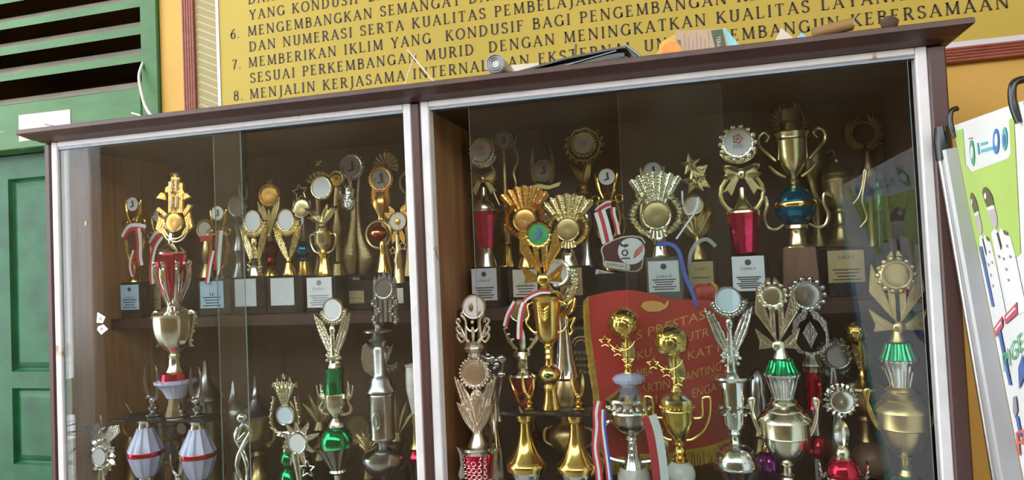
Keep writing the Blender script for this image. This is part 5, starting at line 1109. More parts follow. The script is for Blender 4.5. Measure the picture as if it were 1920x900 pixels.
# ball trophies
t = T('football trophy with silver ribbed cup and lilac crystal dish', 1180, 730, .106, 'low', G4)
k = t.k; t.ball(1170, 606, 30); t.starpts([(1138, 637, 12), (1161, 654, 12), (1180, 673, 12)], 'gold', True, dy=-.026, th=.006)
t.swoosh(1176, 634, 684, 26, 'dull_gold'); t.put(MB().ring(k*26, k*1.6, t.pt(1166, 630), -.012, 20, a0=PI, a1=1.9*PI), 'orbit_hoop', 'gold')
t.lathe('neck', 'gold', [(632, 4), (672, 4), (680, 7), (684, 6), (688, 8), (692, 7), (700, 10)], 20)
t.lathe('crystal_dish', 'lilac', [(699, 12), (703, 24), (710, 30), (716, 28), (722, 16), (726, 14)], 32, (12, .05))
t.lathe('lid', 'silver', [(722, 12), (727, 20), (733, 28), (740, 38), (744, 45), (748, 46)], 36); t.lathe('cup', 'silver', [(747, 44), (752, 45), (756, 43), (768, 43), (771, 45), (774, 43), (785, 41), (800, 32), (812, 18), (818, 12), (822, 14)], 48, (8, .03))
t.put(MB().beads((0, t.z(762)), 0, 0.0001, 1), 'boss', 'silver') if False else None
b = MB(); [b.sphere((44*k*math.cos(a), 44*k*math.sin(a), t.z(762)), k*4.0, 8) for a in [PI*2*i/22 for i in range(22)]]; t.put(b, 'bead_band', 'champagne')
t.handles('silver', [(40, 790), (52, 800), (62, 825), (58, 850), (38, 862), (14, 866)], 5)
t.lathe('stem', 'silver', [(818, 11), (826, 9), (850, 12), (866, 18), (876, 22)], 24)
b = MB(); [b.ring(k*5, k*1.6, (0, t.z(q)), -12*k, 14) for q in (832, 844, 856)]; t.put(b, 'chain_relief', 'silver')
t.lathe('marble_base', 'marble', [(874, 20), (880, 26), (890, 30), (905, 30), (960, 30)], 32); t.lathe('plinth', 'black', [(958, 34), (1040, 36)], 32) if False else t.tall('black', 958, 28, rb=34)
t = T('football trophy with gold two-handled cup on a white marble ball', 1270, 760, .060, 'low', G4)
k = t.k; t.ball(1259, 640, 32); t.starpts([(1226, 678, 12), (1251, 692, 12), (1272, 708, 13)], 'gold', True, dy=-.026, th=.006)
t.swoosh(1268, 668, 718, 30, 'dull_gold'); t.put(MB().ring(k*27, k*1.6, t.pt(1254, 664), -.012, 20, a0=PI, a1=1.9*PI), 'orbit_hoop', 'gold')
t.lathe('neck', 'gold', [(668, 4), (705, 4), (716, 7), (722, 6), (726, 8), (734, 12)], 20)
t.lathe('lid', 'champagne', [(733, 11), (738, 20), (743, 27), (747, 31), (751, 31)], 36); t.lathe('cup', 'gold', [(750, 31), (756, 32), (758, 31), (766, 31), (768, 32), (770, 31), (790, 29), (810, 21), (822, 11), (828, 8), (832, 12), (836, 8)], 36)
b = MB(); [b.sphere((31.5*k*math.cos(a), 31.5*k*math.sin(a), t.z(762)), k*2.4, 7) for a in [PI*2*i/26 for i in range(26)]]; t.put(b, 'bead_band', 'gold')
for sd in (1, -1):
    P = [(sd*dx*k, 0, t.z(q)) for dx, q in ((30, 784), (42, 782), (45, 772), (45, 754), (47, 746), (58, 744), (60, 752), (57, 780), (45, 806), (26, 822), (14, 825))]; b = MB(); b.tube(smooth_path(P, 4), k*2.8, 8); t.put(b, 'handle', 'gold')
t.lathe('stem', 'gold', [(832, 7), (840, 8), (846, 11), (850, 8), (854, 13), (858, 9), (862, 15), (866, 14)], 24); t.put(MB().sphere((0, 0, t.z(889)), 27*k, 24), 'marble_ball', 'marble'); t.tall('black', 908, 20, rb=32)
ribbon('red and white ribbon hanging in front of the left silver cup handle', [(1122, 752, .050), (1118, 775, .036), (1119, 800, .036), (1116, 840, .034), (1122, 880, .034), (1126, 930, .034)], 14, ('ribbonred', 'ribbonwhite'), (0, 1, 0))
ribbon('white and dark blue ribbon tail beside the left ball trophy', [(1130, 768, .032), (1130, 800, .034), (1136, 845, .034), (1142, 890, .034), (1146, 930, .036)], 12, ('ribbonwhite', 'ribbonblue', 'ribbonred'), (2, 0, 1))
ribbon('broad red and white ribbon hanging between the two ball trophies', [(1216, 780, .030), (1226, 810, .030), (1233, 850, .030), (1238, 890, .030), (1240, 930, .03)], 30, ('ribbonred', 'ribbonwhite'))
t = T('silver winged trophy with pale blue disc and smooth tube over a dome', 1374, 740, .084, 'low', G4)
k = t.k; t.winghead(1365, 562, 22, 'silver', 'sky', 674, 574, 44, 3, sx=.98)
t.lathe('neck', 'silver', [(668, 9), (676, 13), (684, 10), (696, 13), (700, 20), (704, 38), (708, 40), (712, 36)], 32)
t.lathe('tube', 'chrome', [(711, 24), (716, 26), (730, 25), (765, 23), (790, 22), (802, 18), (806, 10)], 36)
b = MB(); [b.sphere((26*k*math.cos(a), 26*k*math.sin(a), t.z(768+6*math.cos(i*PI))), k*5, 8, (1, 1, .7)) for i, a in enumerate([PI*2*i/16 for i in range(16)])]; t.put(b, 'leaf_collar', 'silver')
t.lathe('stem', 'silver', [(804, 9), (812, 13), (818, 8), (828, 9), (834, 14)], 24); t.lathe('dome', 'silver', [(832, 10), (835, 20), (842, 29), (854, 36), (866, 40), (872, 39)], 36)
b = MB(); [b.sphere((r*k*math.cos(a), r*k*math.sin(a), t.z(q)), k*1.4, 5) for q, r in ((845, 30.5), (858, 37)) for a in [PI*2*i/26 for i in range(26)]]; t.put(b, 'stud_pattern', 'pewter')
t.lathe('fluted_bowl', 'grey', [(871, 38), (874, 45), (878, 42), (895, 32), (915, 20), (922, 14)], 48, (14, .06)); t.tall('silver', 921, 14, rb=34)
def ray_trophy(label, px, ref, y, hub, medal, mr, m, sc, rows, handles, extra, zz=(1, 1)):
    t = T(label, px, ref, y, 'low', G4); k = t.k
    t.zigzag(*hub, m, *zz, 11*sc)
    t.medal(*medal, mr, m, m, 1.42, 'petal', dy=-.003)
    c = t.pt(*medal)
    for sd in (1, -1): t.put(MB().plate([(c[0]+sd*k*2, c[1]+mr*k*1.2), (c[0]+sd*k*3, c[1]+mr*k*2.0), (c[0]+sd*k*7, c[1]+mr*k*2.1), (c[0]+sd*k*13, c[1]+mr*k*1.6), (c[0]+sd*k*14, c[1]+mr*k*1.1)], -.001, .004), 'crown_tab', m, smooth=False)
    a, b_, g0, g1, s0, s1, d1, c1 = rows
    t.lathe('neck', m, [(a, 8*sc), (b_-6, 10*sc), (g0, 16*sc)], 20)
    t.lathe('green_skirt', 'green', [(g0-1, 16*sc), (g0+2, 22*sc), (g0+12, 25*sc), (g1, 33*sc), (g1+1, 30*sc)], 64, (22, .035))
    t.lathe('fluted_cup', 'chrome', [(g1, 32*sc), (g1+2, 34*sc), (g1+6, 33*sc), (g1+8, 31*sc), (g1+25, 26*sc), (s1-6, 20*sc), (s1, 19*sc)], 64, (22, .03))
    H = d1-s1; t.lathe('lid', m, [(s1-1, 18*sc), (s1+2, 23*sc), (s1+H*.18, 26*sc), (s1+H*.25, 24*sc), (s1+H*.4, 32*sc), (s1+H*.5, 36*sc), (s1+H*.58, 34*sc), (s1+H*.8, 43*sc), (d1-2, 48*sc), (d1+2, 49*sc), (d1+3, 46*sc)], 36)
    H = c1-d1; t.lathe('cup', m, [(d1+2, 46*sc), (d1+H*.35, 45*sc), (d1+H*.38, 46*sc), (d1+H*.42, 40*sc), (d1+H*.6, 37*sc), (d1+H*.85, 28*sc), (c1-3, 16*sc), (c1, 10*sc)], 36)
    t.handles(m, [(x*sc, d1+dy*sc) for x, dy in handles], 3.2)
    t.lathe('stem', m, [(c1-1, 9*sc), (c1+4, 13*sc), (c1+8, 9*sc), (c1+18, 9*sc), (c1+22, 14*sc), (c1+28, 11*sc), (c1+40, 16*sc)], 24)
    extra(t, c1+39, sc); return t
ray_trophy('pale gold rayed trophy with green skirt and wide handled cup, nearer the centre', 1467, 720, .070, (1459, 648), (1448, 554), 17, 'champagne', .98, (650, 664, 672, 698, 702, 746, 786, 866),
    [(46, 22), (52, 6), (60, -24), (62, -36), (54, -38), (58, -10), (48, 24), (32, 42)], lambda t, q, sc: t.tall('pale', q, 14, rb=34), (.74, .90))
def green_base(t, q, sc): t.lathe('green_base', 'green', [(q-2, 14), (q+6, 26), (q+14, 30), (q+16, 26)], 32); t.tall('black', q+15, 24, rb=34)
ray_trophy('dull gold rayed trophy with green skirt and wide handled cup, far right', 1690, 740, .072, (1685, 614), (1679, 515), 22, 'dull_gold', 1.0, (618, 634, 641, 672, 676, 724, 768, 852),
    [(44, 30), (52, 8), (62, -22), (64, -34), (56, -36), (60, -8), (48, 28), (32, 44)], green_base, (.94, .98))
t = T('smoky grey crowned disc trophy with red tube behind the centre rayed trophy', 1523, 700, .128, 'low', G4)
k = t.k; t.medal(1513, 553, 22, 'grey', 'grey', 1.4, 'petal')
for sd in (1, -1):
    for pts in ([(0, 580), (14, 584), (30, 602), (33, 625), (33, 650), (24, 657), (26, 625), (16, 604), (6, 598)], [(0, 600), (7, 612), (14, 625), (4, 645), (0, 655)], [(0, 660), (16, 656), (24, 644), (28, 655), (22, 662), (0, 668)]): t.put(MB().plate([(sd*x*k, t.z(q)) for x, q in pts], .001, .005, .001), 'plate_scroll', 'grey', smooth=False)
t.lathe('shoulder', 'grey', [(664, 10), (672, 14), (678, 20), (684, 23), (688, 20), (696, 17)], 28); t.lathe('red_tube', 'red', [(695, 15), (760, 14), (766, 16)], 12, ang=15)
t.lathe('stem', 'grey', [(765, 17), (775, 12), (800, 8), (815, 9)], 24); t.put(MB().sphere((t.pt(1533, 838)[0], 0, t.z(838)), 23*k, 16), 'red_ball', 'red', ang=12); t.tall('pewter', 856, 12, rb=28)
t = T('silver wheel-disc trophy over a crescent and shiny red ball', 1578, 820, .062, 'low', G4)
k = t.k; t.medal(1579, 752, 19, 'silver', 'silver', 1.2, dy=-.002); c = t.pt(1577, 750); b = MB()
for i in range(18): a = 2*PI*i/18; b.leaf((c[0]+k*20*math.cos(a), c[1]+k*22*math.sin(a)), a, k*14, k*7, 0, .003)
t.put(b, 'spoke_wheel', 'silver')
for sd, w in ((1, 1), (-1, .8)): t.put(MB().leaf((0, t.z(842)), PI/2-sd*.5, k*66, k*16*w, 0, .005, sd*1.0, 9), 'crescent_arm', 'silver')
t.starpts([(1556, 735, 8), (1553, 765, 8), (1600, 740, 7)], 'silver', False); t.lathe('foot', 'champagne', [(836, 8), (842, 13), (848, 15), (854, 14), (858, 18), (862, 16)], 24)
t.put(MB().sphere((0, 0, t.z(884)), 30*k, 20), 'red_ball', 'red'); t.put(MB().lathe([(31*k, t.z(893)), (36*k, t.z(891)), (36*k, t.z(895)), (31*k, t.z(897))], 28), 'silver_ring', 'silver')
for sd in (1, -1): t.put(MB().wing((sd*k*34, t.z(898)), sd, 4, 20, 70, .012, .018, .005), 'wing', 'silver')
t.tall('pewter', 908, 18, rb=32)
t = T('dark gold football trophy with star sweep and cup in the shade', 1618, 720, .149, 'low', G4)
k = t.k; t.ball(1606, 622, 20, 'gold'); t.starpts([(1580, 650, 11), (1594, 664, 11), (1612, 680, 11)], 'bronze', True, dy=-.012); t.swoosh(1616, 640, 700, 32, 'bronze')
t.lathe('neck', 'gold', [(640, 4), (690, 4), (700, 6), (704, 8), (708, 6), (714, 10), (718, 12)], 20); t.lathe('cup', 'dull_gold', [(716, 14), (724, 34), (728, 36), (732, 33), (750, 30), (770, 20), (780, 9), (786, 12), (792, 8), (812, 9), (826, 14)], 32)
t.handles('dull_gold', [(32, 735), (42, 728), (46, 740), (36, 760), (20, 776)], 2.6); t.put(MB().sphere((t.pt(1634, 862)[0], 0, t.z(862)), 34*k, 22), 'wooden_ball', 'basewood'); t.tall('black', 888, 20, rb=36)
t = T('grey feathered silver trophy with round disc behind the silver wheel', 1566, 740, .205, 'low', G4)
t.medal(1570, 668, 20, 'pewter', 'pewter', 1.2, 'rope'); t.put(MB().wreath(t.pt(1570, 672), t.k*30, 60, 300, 14, t.k*16, t.k*8), 'laurel_wreath', 'pewter'); t.lathe('stem', 'pewter', [(688, 6), (730, 14), (780, 8), (830, 16), (900, 20)]); t.tall('pewter', 899, 18, rb=28)
t = T('dim silver bullet-shaped vase behind the silver tube trophy', 1423, 760, .200, 'low', G4, 'vase', 'vase')
t.lathe('body', 'grey', [(690, 4), (698, 12), (712, 18), (740, 21), (780, 22), (800, 18), (806, 12)], 28); t.lathe('stem', 'dull_gold', [(805, 10), (815, 14), (822, 8), (840, 12), (850, 16)]); t.tall('black', 849, 14, rb=26)
t = T('magenta ribbed ball trophy low behind the silver dome', 1437, 860, .150, 'low', G4)
t.lathe('magenta_ball', 'purple', [(846, 6), (850, 14), (860, 21), (872, 23), (884, 20), (894, 12), (898, 8)], 48, (14, .05)); t.lathe('finial', 'gold', [(826, .1), (832, 4), (840, 8), (847, 7)], 16); t.tall('black', 897, 10, rb=26)
for px, py, r, y, lab in ((914, 828, 16, .170, 'dark red ball trophy behind the double-medal trophy'), (1000, 822, 18, .185, 'dark red ball trophy between the gold cone columns')):
    t = T(lab, px, py, y, 'low', G4); t.put(MB().sphere((0, 0, t.z(py)), r*t.k, 16), 'red_ball', 'darkred', ang=12); t.lathe('finial', 'bronze', [(py-r-34, 3), (py-r-24, 10), (py-r-10, 6), (py-r+2, 9)], 20); t.tall('bronze', py+r-2, 10, rb=22)
# glossy red pennant hanging from the shelf edge
fl = empty('pennant', list(map(float, S(1240, 690, .164))), 'red satin pennant with gold fringe and capital lettering behind the two football trophies', 'flag')
F0 = np.array(S(1240, 690, .164))
def FP(u, v, d=0.):                     # u along the width, v down the cloth
    xl = 1103+18*v+24*max(0, v-.2); xr = 1372; px = xl+(xr-xl)*u; top = 556-14*math.sin(PI*min(1, u*1.8))*(u < .56)+8*u; bot = 858-32*u**2
    py = top+(bot-top)*v; y = .164-.006*math.sin(u*9+v*2)*v-.003*math.sin(u*17)*(.3+v)-d
    q = S(px, py, .164); return (float(q[0]-F0[0]), float(y-.164), float(q[2]-F0[2]))
nu, nv = 40, 36; b = MB(); b.add([FP(i/nu, j/nv) for j in range(nv+1) for i in range(nu+1)]+[FP(i/nu, j/nv, -.0012) for j in range(nv+1) for i in range(nu+1)],
    [(j*(nu+1)+i, j*(nu+1)+i+1, (j+1)*(nu+1)+i+1, (j+1)*(nu+1)+i) for j in range(nv) for i in range(nu)]+[((nu+1)*(nv+1)+j*(nu+1)+i, (nu+1)*(nv+1)+(j+1)*(nu+1)+i, (nu+1)*(nv+1)+(j+1)*(nu+1)+i+1, (nu+1)*(nv+1)+j*(nu+1)+i+1) for j in range(nv) for i in range(nu)])
M['satin'] = paint('red_satin', (.50, .035, .030), .38, .12, 14); M['fringe'] = paint('gold_fringe', (.62, .40, .05), .5, .25, 60); M['goldthread'] = paint('gold_lettering', (.72, .36, .10), .5, .1)
cloth = b.build('cloth', 'satin', fl, ang=80)
b = MB()
for i in range(90):
    v = i/89; p = FP(0, v); a = .02+random.uniform(-.004, .004); b.tube([p, (p[0]-.010, p[1]-.003, p[2]-.010), (p[0]-.008-.004*random.random(), p[1]-.003, p[2]-a-.012)], .0012, 5)
b.build('side_fringe', 'fringe', fl)
b = MB()
for i in range(110):
    u = i/109; p = FP(u, 1); b.tube([p, (p[0]+random.uniform(-.0012, .0012), p[1], p[2]-.012), (p[0]+random.uniform(-.002, .002), p[1], p[2]-.030-random.uniform(0, .004))], .0011, 5)
b.tube([FP(i/40, 1) for i in range(41)], .0025, 6); b.build('bottom_fringe', 'fringe', fl)
def flagtext(txt, px0, py0, px1, py1, h):
    vs, fs = text_mesh(txt); xs = [v[0] for v in vs]; mn, mx = min(xs), max(xs); out_ = []
    for v in vs:
        f = (v[0]-mn)/(mx-mn); px = px0+(px1-px0)*f; py = py0+(py1-py0)*f-v[1]/.72*h
        q = S(px, py, .164); best = .158
        # lay on the cloth
        vv = min(1, max(0, (py-560)/290)); xl = 1103+18*vv+24*max(0, vv-.2); u = min(1, max(0, (px-xl)/(1372-xl))); d = .006*math.sin(u*9+vv*2)*vv+.004*math.sin(u*17)*(.3+vv)
        out_.append((q[0]-F0[0], -d-.0022, q[2]-F0[2]))
    MB().add(out_, fs).build('lettering', 'goldthread', cloth, smooth=False)
flagtext('S PRESTAS', 1193, 630, 1322, 590, 17); flagtext('UTR', 1286, 634, 1330, 622, 17); flagtext('KU', 1195, 668, 1222, 660, 17); flagtext('KAT I', 1290, 668, 1348, 652, 17)
flagtext('MBA', 1194, 702, 1224, 696, 17); flagtext('ANTING', 1284, 708, 1352, 686, 17); flagtext('ARTIN', 1200, 732, 1256, 720, 17); flagtext('ENGA', 1298, 738, 1344, 724, 17); flagtext('KI', 1212, 752, 1232, 748, 15)
q = [S(a, b_, .164) for a, b_ in ((1202, 575), (1206, 566), (1222, 563), (1240, 566), (1246, 572), (1252, 562), (1255, 566), (1250, 577), (1236, 584), (1214, 584))]
MB().plate([(float(p[0]-F0[0]), float(p[2]-F0[2])) for p in q], -.0055, .0005, .0001).build('leaf_mark', 'goldthread', cloth, smooth=False)
# folded red cloth bundle with gold edge on the shelf front
b = MB(); Q = np.array(S(1325, 540, .188)); k = .00103
for i in range(7): b.sphere(((i-3)*k*5.4, -.001*(i % 2), 0), k*17, 12, (.55, .7, 1.05+.08*math.sin(i*2)))
zm = min(p[2] for p in b.v); b.v = [(p[0], p[1], p[2]-zm) for p in b.v]
o = b.build('folded_cloth', 'satin', None); o.location = (float(Q[0]), .200, ZSHELF+.001); tag(o, 'bunched dark red cloth with gold edge above the silver winged trophy', 'cloth')
b = MB(); b.tube(smooth_path([(k*10, -.012, .040), (k*18, -.013, .030), (k*21, -.012, .012), (k*22, -.01, .004)]), .003, 8); b.build('gold_edge', 'fringe', o)
# ------------------------------------------------------------------ things on top of the cabinet
ZTOP = 1.9201
def ontop(px, y): p = S(px, 100, y); return np.array([float(p[0]), y, ZTOP])
# black folder lying tilted on a clear roll
fo = empty('folder', ontop(1075, .02), 'black leather-look folder lying tilted across the top of the cabinet', 'folder')
A = [S(955, 139, -.02), S(1176, 83, -.02), S(1203, 108, -.02)]; F = np.array(fo.location)
xa, za = A[0][0]-F[0], max(.004, A[0][2]-ZTOP); xb, zb = A[1][0]-F[0], A[1][2]-ZTOP; xc = A[2][0]-F[0]
for nm, dz, th, mt in (('cover', 0, .004, 'black'), ('page_block', -.012, .009, 'black'), ('cover', -.020, .004, 'black')):
    b = MB(); o0, o1 = (0, 0) if nm == 'cover' else (.008, -.006)
    n = 12; top = []; 
    for y in (-.04, .04):
        top.append([(xa+o0, y, za), ((xa+xb)/2, y, (za+zb)/2+.004), (xb-.012+o1, y, zb-.002), (xb+o1, y, zb-.003)])
    rings = []
    for r in top: rings.append([(x, y, max(.0003, z+dz)) for x, y, z in r]+[(x, y, max(.0001, z+dz-th)) for x, y, z in r[::-1]])
    b.loft(rings); b.build(nm, mt, fo, ang=30)
b = MB(); b.loft([[(xb-.004, y, zb-.003), (xb+.002, y, zb-.003), (xc+.003, y, .001), (xc-.010, y, .001)] for y in (-.04, .04)]); b.build('flap', 'black', fo, smooth=False)
b = MB(); b.tube([(xb-.002, -.041, zb-.002), (xc, -.041, .004)], .0022, 6); b.tube([(xa+.09, -.042, za+(zb-za)*.30-.010), (xb-.02, -.042, zb-.010)], .0015, 6); b.build('metal_edge', 'alu', fo)
ro = empty('clear_roll', ontop(938, .0), 'crumpled clear plastic roll at the left end of the black folder', 'roll')
b = MB(); M['clear'] = paint('cloudy_clear_plastic', (.42, .40, .40), .15, .35, 60, .4)
b.add(*[[], []]); rr = .019
b.loft([[(rr*math.cos(2*PI*i/20)*(1+.06*math.sin(3*i)), y, rr+rr*math.sin(2*PI*i/20)) for i in range(20)] for y in (-.040, -.03, .0, .03)]); b.build('plastic_tube', 'clear', ro)
for i in range(3): MB().ring((rr-.002)*(1-.25*i), .0012, (0, rr), -.041, 20).build('plastic_fold', 'alu', ro)
o = MB().tube([(0, 0, .0262), (.035, .002, .0262), (.065, .006, .0262)], .026, 16).build('paper_roll', 'cream', None); o.location = ontop(952, .092); tag(o, 'cream paper roll lying behind the clear plastic roll', 'roll')
o = MB().sphere((0, 0, .025), .025, 14, (1, 1, 1)).build('ball', paint('green_rind', (.04, .16, .03), .35, .2, 40), None); o.location = ontop(1034, .098); tag(o, 'small round green ball half hidden behind the black folder', 'ball')
o = MB().tube([(0, 0, .002), (.01, 0, .04), (.013, .002, .075)], .0022, 6).build('dry_twig', 'basewood', None); o.location = ontop(1068, .075); tag(o, 'short brown twig standing up behind the black folder', 'twig')
# carton
bx = empty('carton', ontop(1300, .06), 'flat tan printed carton with orange end and turquoise side on the cabinet top', 'box')
F = np.array(bx.location); P0, P1, P2, P3 = [S(*q) for q in ((1232, 101, .05), (1268, 67, .05), (1355, 63, .05), (1390, 84, .05))]
L = [(float(p[0]-F[0]), float(max(0.0005, p[2]-ZTOP))) for p in (P0, P1, P2, P3)]
zt = L[1][1]; wx = L[2][0]-L[1][0]
b = MB(); b.loft([[(L[1][0]-.02, y, .0), (L[3][0]-.02, y, .0), (L[2][0], y, L[2][1]), (L[1][0], y, zt)] for y in (-.04, .09)]); body = b.build('carton_body', paint('tan_card', (.52, .35, .22), .5, .06), bx, smooth=False)
b = MB(); yy = -.0405; b.loft([[(L[2][0]-.001, y, L[2][1]), (L[3][0]-.02, y, 0.0002), (L[3][0]+.006, y, 0.0002), (L[2][0]+.003, y, L[2][1]+.001)] for y in (-.0408, .091)]); b.build('turquoise_side', paint('turquoise_card', (.22, .55, .58), .4, .25, 40), bx, smooth=False)
b = MB(); x2 = L[2][0]; b.add([(x2-.022, yy, L[2][1]-.001), (x2-.002, yy, L[2][1]-.001), (x2+.006, yy, .004), (x2-.014, yy, .004)], [(0, 1, 2, 3)]); b.build('green_band', paint('dark_green_card', (.06, .09, .04), .5, .1), body, smooth=False)
b = MB(); vs, fs = text_mesh('TERAS'); [0]; k = .011
b.add([(x2-.011+v[1]*k*.9+.001, yy-.0003, L[2][1]*.52-v[0]*k*.75) for v in vs], fs); b.build('lettering', 'cream', body, smooth=False)
b = MB()
for i in range(7):
    x = L[1][0]+.010+wx*.085*i+.004; h = zt*(.75-.12*(i % 3)); b.box((x, yy-.0003, zt*.12), (x+.0012, yy-.0001, zt*.12+h))
b.build('print_lines', 'inkgrey', body, smooth=False)
b = MB(); vs, fs = text_mesh('urnus'); b.add([(L[1][0]+.004-v[1]*.012, yy-.0004, zt*.45+v[0]*.013) for v in vs], fs); b.build('lettering', 'ink', body, smooth=False)
b = MB(); b.ydisc([(0, 0), (.019, 0), (.019, .0006), (0, .0006)], (L[1][0]-.010, .0195), -.0405, 24); b.build('orange_print', paint('orange_fruit_print', (.75, .28, .02), .4, .2, 50), bx, smooth=False)
b = MB(); b.loft([[(L[0][0]-.004, y, 0), (L[1][0]-.001, y, 0), (L[1][0]-.001, y, zt*.9), (L[0][0]+.010, y, zt*.7), (L[0][0]-.002, y, zt*.25)] for y in (-.0405, .06)]); b.build('yellow_end', paint('yellow_orange_card', (.72, .42, .06), .45, .15, 30), bx, smooth=False)
# paper scraps and tube
def prism(name, pts, y, dy, mat, label, cat):
    q = [S(a, b_, y) for a, b_ in pts]; z0 = min(p[2] for p in q); x0 = float(q[0][0]); b = MB()
    sh = min(0, ZTOP-z0)
    b.loft([[(float(p[0])-x0, yy, max(0, float(p[2])-ZTOP)) for p in q] for yy in (0, dy)]); o = b.build(name, mat, None, smooth=False); o.location = (x0, y, ZTOP); tag(o, label, cat); return o
prism('paper_scrap', [(1453, 76), (1465, 52), (1486, 70), (1490, 72)], .06, .05, 'cream', 'folded cream paper scrap standing like a small tent on the cabinet top', 'paper')
prism('plastic_scrap', [(1492, 72), (1503, 62), (1514, 69), (1512, 71)], .055, .04, paint('sky_blue_plastic', (.20, .52, .82), .3, .1), 'sky blue plastic scrap beside the kraft tube', 'scrap')
o = MB().tube([(0, 0, .010), (.030, .0, .014), (.062, 0, .0185)], [.0095, .0105, .0105], 16).build('cardboard_tube', paint('kraft_card', (.30, .18, .06), .6, .1), None); o.location = ontop(1526, -.022); tag(o, 'short kraft cardboard tube lying near the right end of the cabinet top', 'tube')
MB().ydisc([(0, 0), (.0095, 0), (.0095, .001), (0, .001)], (0, 0), 0, 16).build('tube_end', 'blush', o); o.children[0].rotation_euler = (0, 0, PI/2); o.children[0].location = (.0625, 0, .0186)
o = MB().sphere((0, 0, .012), .012, 10, (1.2, .8, 1.0)).build('mud_lump', paint('dry_mud', (.10, .06, .04), .9, .3, 50, .5), None); o.location = ontop(1671, -.025); tag(o, 'small brown dried mud lump near the right end of the cabinet top', 'lump')
for pts, lab in ((((758, 163, .02), (768, 130, .03), (781, 95, .05)), 'pale bamboo skewer leaning right in front of the yellow board'), (((817, 157, .012), (790, 125, .022), (764, 93, .042)), 'pale bamboo skewer leaning left in front of the yellow board')):
    P = [S(*p) for p in pts]; x0 = P[0]; o = MB().tube([(float(p[0]-x0[0]), float(p[1]-x0[1]), float(max(.002, p[2]-ZTOP))) for p in P], .0016, 6).build('skewer', 'cream', None); o.location = (float(x0[0]), float(x0[1]), ZTOP); tag(o, lab, 'stick', 'crossed skewers')
P = [S(*p) for p in ((268, 118, .41), (262, 135, .395), (261, 150, .39), (265, 172, .36), (271, 195, .30), (280, 212, .22), (288, 219, .18))]; x0 = P[-1]
Q = smooth_path([(float(p[0]-x0[0]), float(p[1]-x0[1]), float(max(.0045, p[2]-ZTOP))) for p in P]); o = MB().tube(Q, .0042, 10).build('cable', paint('white_cable_sheath', (.70, .76, .80), .35, .05), None); o.location = (float(x0[0]), float(x0[1]), ZTOP); tag(o, 'white cable hanging from the louvres down to the cabinet top', 'cable')
P = [S(*p) for p in ((247, 212, .10), (256, 214, .08), (268, 219, .05))]; x0 = P[-1]; b = MB(); b.tube([(float(p[0]-x0[0]), float(p[1]-x0[1]), float(max(.002, p[2]-ZTOP))) for p in P], .0022, 6); b.tube([(-.022, .03, .008), (-.02, .03, .022)], .0016, 6)
o = b.build('twig', 'cream', None); o.location = (float(x0[0]), float(x0[1]), ZTOP); tag(o, 'forked dry twig on the cabinet top beside the white cable', 'twig')
P = [S(*p) for p in ((84, 233, -.02), (98, 236, -.03), (108, 238, -.02))]; x0 = P[-1]; o = MB().tube([(float(p[0]-x0[0]), float(p[1]-x0[1]), float(max(.0015, p[2]-ZTOP))) for p in P], .0014, 6).build('straw', 'basewood', None); o.location = (float(x0[0]), float(x0[1]), ZTOP); tag(o, 'thin dry straw at the left end of the cabinet top', 'straw')
# notice on the door frame
q = [S(a, b_, WY-.0125) for a, b_ in ((35, 216), (132, 205), (133, 252), (36, 266))]; x0 = q[3]
pn = MB().plate([(float(p[0]-x0[0]), float(p[2]-x0[2])) for p in q], 0, .0012, .0002).build('paper_notice', paint('notice_paper', (.50, .48, .46), .6, .05), None, smooth=False); pn.location = (float(x0[0]), WY-.0121, float(x0[2])); tag(pn, 'blank cream paper notice with faint triangle glued on the green door frame', 'notice')
c = S(64, 231, WY-.0125); MB().plate([(float(c[0]-x0[0])-.012, float(c[2]-x0[2])-.010), (float(c[0]-x0[0])+.012, float(c[2]-x0[2])-.010), (float(c[0]-x0[0]), float(c[2]-x0[2])+.012)], -.0012, .0003, .0001).build('triangle_mark', paint('faded_green_print', (.52, .58, .40), .6, .05), pn, smooth=False)
# scraps stuck to the inside of the glass
for pts, lab in ((((183, 585), (198, 594), (193, 606), (181, 605)), 'upper of two small white label scraps on the left glass'), (((184, 612), (194, 608), (203, 617), (190, 628), (182, 618)), 'lower of two small white label scraps on the left glass')):
    q = [S(a, b_, .0065) for a, b_ in pts]; x0 = q[0]; o = MB().plate([(float(p[0]-x0[0]), float(p[2]-x0[2])) for p in q], 0, .0006, .0002).build('label_scrap', 'white', None, smooth=False); o.location = (float(x0[0]), .0065, float(x0[2])); tag(o, lab, 'label', 'label scraps on the glass')
    c = S(sum(p[0] for p in pts)/len(pts), sum(p[1] for p in pts)/len(pts), .0065); MB().box((float(c[0]-x0[0])-.002, -.0009, float(c[2]-x0[2])-.003), (float(c[0]-x0[0])+.003, -.0006, float(c[2]-x0[2])+.003)).build('print', 'inkgrey', o, smooth=False)
q = S(159, 424, .0065); o = MB().plate([(0, 0), (.004, .002), (.005, .012), (.001, .011)], 0, .0006, .0002).build('sticker', paint('yellow_sticker', (.8, .6, .05), .5, .05), None, smooth=False); o.location = (float(q[0]), .0065, float(q[2])); tag(o, 'tiny yellow sticker on the left glass', 'sticker')

# ------------------------------------------------------------------ standing banner at the right
TL = np.array(S(1787, 236, -.045)); TR = np.array(S(1908, 197, -.46))
UX = TR-TL; UX[2] = 0; W_ = float(np.linalg.norm(UX)); UX = UX/W_
bl_d = ray(1893, 900)                     # the left edge passes here lower down: choose the lean of the cloth accordingly
N0 = np.array([UX[1], -UX[0], 0.]);
